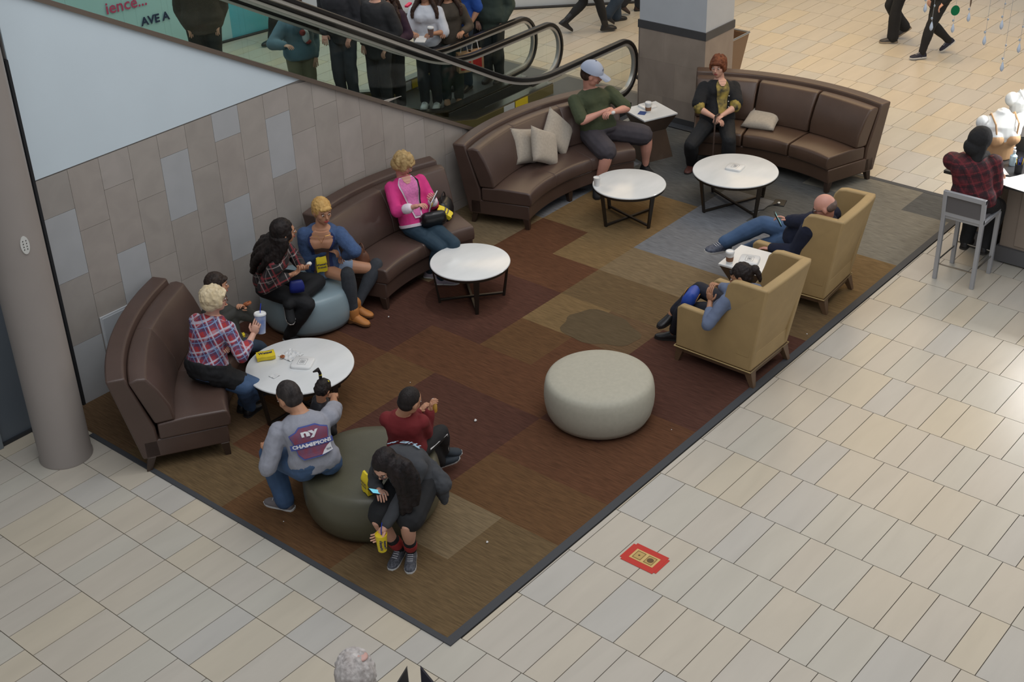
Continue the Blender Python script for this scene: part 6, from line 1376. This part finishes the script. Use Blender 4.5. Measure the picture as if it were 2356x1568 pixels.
# ---- kiosk
KT = thing('kiosk_counter', 'kiosk counter with pale cabinet fronts and grey plinth at the right edge', 'counter', (8.1, -1.4, 0))
kbeige = mat('pale kiosk laminate', (150, 136, 124), .5, var=.03); kgrey = mat('grey kiosk plinth', (92, 92, 94), .5)
q = MB(); q.box((8.18, -1.50, .56), (.94, 1.62, .76)); obj('cabinet', q, kbeige, KT, bevel=.004)
q = MB(); q.box((8.17, -1.50, .10), (.98, 1.66, .16)); obj('plinth', q, kgrey, KT)
q = MB(); q.box((8.27, -.42, .56), (.80, .30, .76)); obj('cabinet', q, kbeige, KT, bevel=.004)
q = MB(); q.box((8.25, -.42, .10), (.86, .34, .16)); obj('plinth', q, kgrey, KT)
for y in (-1.02, -1.40):
    q = MB(); q.box((7.702, y, .52), (.012, .36, .60)); d_ = obj('cabinet_door', q, kbeige, KT, bevel=.002)
    q = MB(); q.ell((7.692, y+.14, .74), (.008, .008, .008)); kd = obj('lock', q, steel, KT); kd.parent = d_; kd.matrix_parent_inverse = Matrix.Identity(4)
q = MB(); q.box((8.02, -1.22, .965), (1.26, 2.2, .035)); obj('countertop', q, mat('dark counter', (52, 52, 54), .35), KT, bevel=.004)
q = MB(); q.box((8.50, -.75, 1.05), (.40, 1.2, .14)); obj('raised_shelf', q, mat('dark grey riser', (72, 76, 78), .5), KT, bevel=.004)
# lamp panel
T = thing('kiosk_light', 'bright white light strip over the kiosk counter', 'light', (8.6, -1.3, 1.9))
q = MB(); q.box((8.55, -1.35, 1.98), (.30, 1.0, .03)); obj('diffuser', q, mat('lit diffuser', (255, 255, 255), .4, emit=((255, 255, 255), 6)), T)
q = MB(); q.box((8.55, -1.35, 2.005), (.34, 1.06, .02)); obj('housing', q, steel, T)
for y in (-.92, -1.8): q = MB(); q.tube([(8.66, y, .98), (8.66, y, 2.0)], .012, 8); obj('post', q, steel, T)
l = bpy.data.lights.new('kiosk_lamp', 'AREA'); l.shape = 'RECTANGLE'; l.size = .28; l.size_y = .9; l.energy = 60; l.color = (1, 1, .98); lo = bpy.data.objects.new('kiosk_lamp', l); COL.objects.link(lo); lo.location = (8.55, -1.35, 1.955)
spot('kiosk_spot', (8.3, -.9, 3.4), (8.3, -.45, 1.4), 40, 50, (1, 1, .97), .06)
# mannequin busts
def bust(c, rz, label, bra, k=1.22):
    T = thing('mannequin_bust', label, 'mannequin', c); Rm = Matrix.Rotation(rz, 3, 'Z')*k; C_ = V(c); wm_ = mat('white mannequin', (226, 228, 226), .4)
    q = MB(); q.loft([[C_+Rm @ V((w*math.cos(a), d*math.sin(a)+off, z)) for a in [2*PI*k/24 for k in range(24)]] for z, w, d, off in ((0, .13, .10, 0), (.10, .135, .105, 0), (.22, .17, .12, .015), (.30, .175, .11, .01), (.35, .13, .08, 0), (.385, .065, .055, 0), (.41, .05, .048, 0))])
    for sx in (-1, 1): q.ell(C_+Rm @ V((.16*sx, 0, .31)), (0.0756, 0.0708, 0.0756), None, 14, 10)
    q.capsule(C_+V((0, 0, .42)), C_+V((0, 0, .47)), .06, .055)
    for sx in (-1, 1): q.ell(C_+Rm @ V((.07*sx, .09, .21)), (0.0793, 0.0732, 0.0732), None, 14, 10)
    obj('torso', q, wm_, T, remesh=.009, smoothit=4)
    q = MB(); q.loft([[C_+Rm @ V((w*math.cos(a), d*math.sin(a)+off, z)) for a in [2*PI*k/24 for k in range(24)]] for z, w, d, off in ((.0, .139, .109, 0), (.11, .144, .114, 0), (.17, .158, .122, .008))])
    for sx in (-1, 1): q.ell(C_+Rm @ V((.07*sx, .095, .195)), (0.0878, 0.0805, 0.0708), None, 14, 10)
    obj('camisole', q, bra, T, remesh=.009, smoothit=2)
    for sx in (-1, 1):
        q = MB(); q.tube([C_+Rm @ V((.085*sx, .13, .24)), C_+Rm @ V((.098*sx, .11, .33)), C_+Rm @ V((.10*sx, .0, .385)), C_+Rm @ V((.09*sx, -.10, .30))], .009, 6); obj('strap', q, bra, T)
bust((8.02, -.40, .985), rad(135), 'white mannequin bust in a tan camisole at the kiosk, nearest the attendant', mat('tan camisole', (182, 144, 104), .7))
bust((8.46, -.50, 1.12), rad(135), 'white mannequin bust behind the tan camisole one', mat('white camisole', (222, 222, 220), .6))
bust((8.52, -.98, 1.12), rad(125), 'white mannequin bust with a pink strap at the right edge', mat('pink camisole', (226, 130, 170), .6))
softbag('black_wig_stand', (7.95, -.98, 1.10), (.22, .20, .26), rad(10), black, 'black draped garment bundle on the kiosk counter', handle=False)
for i, (x, y, rz, lb) in enumerate(((7.78, -.98, .5, 'white invoice under the monitor on the kiosk counter'), (7.62, -.86, 1.1, 'white brochure lying beside the pen cup'), (7.46, -.70, .3, 'white sheets of paper in front of the kiosk attendant'), (7.44, -.92, -.15, 'white paper sheet hanging over the near edge of the kiosk counter'), (7.62, -.52, .7, 'folded brochure standing at the far end of the kiosk counter'))):
    q = MB(); q.box((x, y, .988+.001*i), (.21, .28, .003), Matrix.Rotation(rz, 3, 'Z')); move_origin(tag(obj('paper_sheet', q, white_p), lb, 'paper', 'papers on the kiosk counter'), (x, y, .985))
T = thing('pen_cup', 'black mesh cup of pens on the kiosk counter', 'pen holder', (7.74, -.74, .985))
q = MB(); q.lathe((7.74, -.74, .985), [(.036, 0), (.04, .10), (.037, .10), (.034, .01)], 20); obj('holder', q, black, T)
for i in range(6):
    a = i*1.05; q = MB(); q.tube([(7.74+.015*math.cos(a), -.74+.015*math.sin(a), 1.0), (7.74+.035*math.cos(a), -.74+.035*math.sin(a), 1.14)], .004, 6); obj('pen', q, [bl_st, black, mat('yellow pen', (220, 190, 60), .4)][i % 3], T)
T = thing('sanitizer_bottle', 'clear pump bottle on the kiosk counter behind the pens', 'bottle', (7.90, -.62, .985))
q = MB(); q.lathe((7.90, -.62, .985), [(.034, 0), (.036, .01), (.036, .10), (.014, .12), (.012, .14)], 20); obj('bottle_body', q, mat('clear plastic', (190, 214, 222), .15), T)
q = MB(); q.lathe((7.90, -.62, 1.125), [(.016, 0), (.016, .02), (.005, .02), (.005, .05), (.0, .05)], 14); q.box((7.885, -.62, 1.175), (.04, .014, .01)); obj('pump', q, MC['white gloss plastic'], T)
T = thing('card_terminal', 'black card terminal on the kiosk counter at the right edge', 'terminal', (7.60, -1.16, .985))
q = MB(); q.box((7.60, -1.16, 1.02), (.16, .22, .07)); obj('housing', q, black, T, bevel=.01)
q = MB(); q.box((7.58, -1.16, 1.058), (.09, .15, .004)); obj('screen', q, mat('pale screen', (180, 196, 204), .2), T)
T = thing('monitor', 'slim black monitor standing on the kiosk counter', 'monitor', (7.98, -1.18, .985))
q = MB(); q.box((7.98, -1.18, 1.18), (.03, .34, .36), Matrix.Rotation(.2, 3, 'Z')); obj('panel', q, black, T, bevel=.005)
q = MB(); q.box((7.98, -1.18, .99), (.14, .18, .012)); obj('foot', q, black, T)
T = thing('kiosk_sign', 'dark display block at the upper right edge, far beyond the kiosk', 'display', (13.3, .55, 0))
q = MB(); q.box((13.55, .55, .35), (.6, .7, .7)); obj('block', q, kgrey, T, bevel=.01)
q = MB(); q.box((13.55, .55, .715), (.64, .74, .03)); obj('top', q, mat('grey slate top', (96, 98, 104), .5), T)
# hanging ornaments
crys = glass('ornament crystal', (.90, .95, .98)); silv = mat('silver tinsel', (200, 206, 214), .2, metal=.8)
spots_ = [(7.394, .295), (7.20, .13), (7.554, .059), (7.35, -.16), (7.083, -.442), (6.769, -.754), (7.30, -.50), (7.05, -.78)]
labels_ = ['leftmost string of silver drop ornaments above the kiosk', 'second silver drop ornament string, before the walking woman', 'drop ornament string under the green disc', 'ornament string with a thin brown leaf', 'ornament string near the dark display block', 'lowest ornament string at the right edge', 'high ornament string right of the brown leaf', 'last ornament string beside the display block']
for i, (x, y) in enumerate(spots_):
    zb = 2.52-.10*(i % 3); T = thing('hanging_ornament', labels_[i], 'ornament', (x, y, zb), 'hanging ornaments above the kiosk')
    q = MB(); q.tube([(x, y, zb+.06), (x+.004, y, zb+.5), (x, y, 4.2)], .0016, 5); obj('thread', q, silv, T)
    q = MB(); q.lathe((x, y, zb), [(.002, 0), (.014, .015), (.018, .035), (.010, .07), (.003, .09)], 12); obj('drop', q, mat('milky drop', (206, 216, 230), .15), T)
    q = MB(); q.ell((x, y+.006, zb+.12), (.011, .011, .014), None, 6, 4); q.ell((x+.01, y, zb+.24), (.009, .009, .012), None, 6, 4); obj('crystal_bead', q, silv, T, smooth=None)
    if i == 2: q = MB(); q.loft([[V((x, y, zb+.22))+R0*(.042*math.cos(a))+V((0, 0, .05*math.sin(a)))+fw*d_ for a in [2*PI*k/24 for k in range(24)]] for d_ in (-.003, .003)]); obj('green_disc', q, mat('green foil', (20, 130, 80), .3, metal=.5), T)
    if i == 3: q = MB(); q.ell((x, y, zb+.20), (.008, .008, .06)); obj('brown_leaf', q, mat('brown leaf', (120, 96, 76), .5), T)
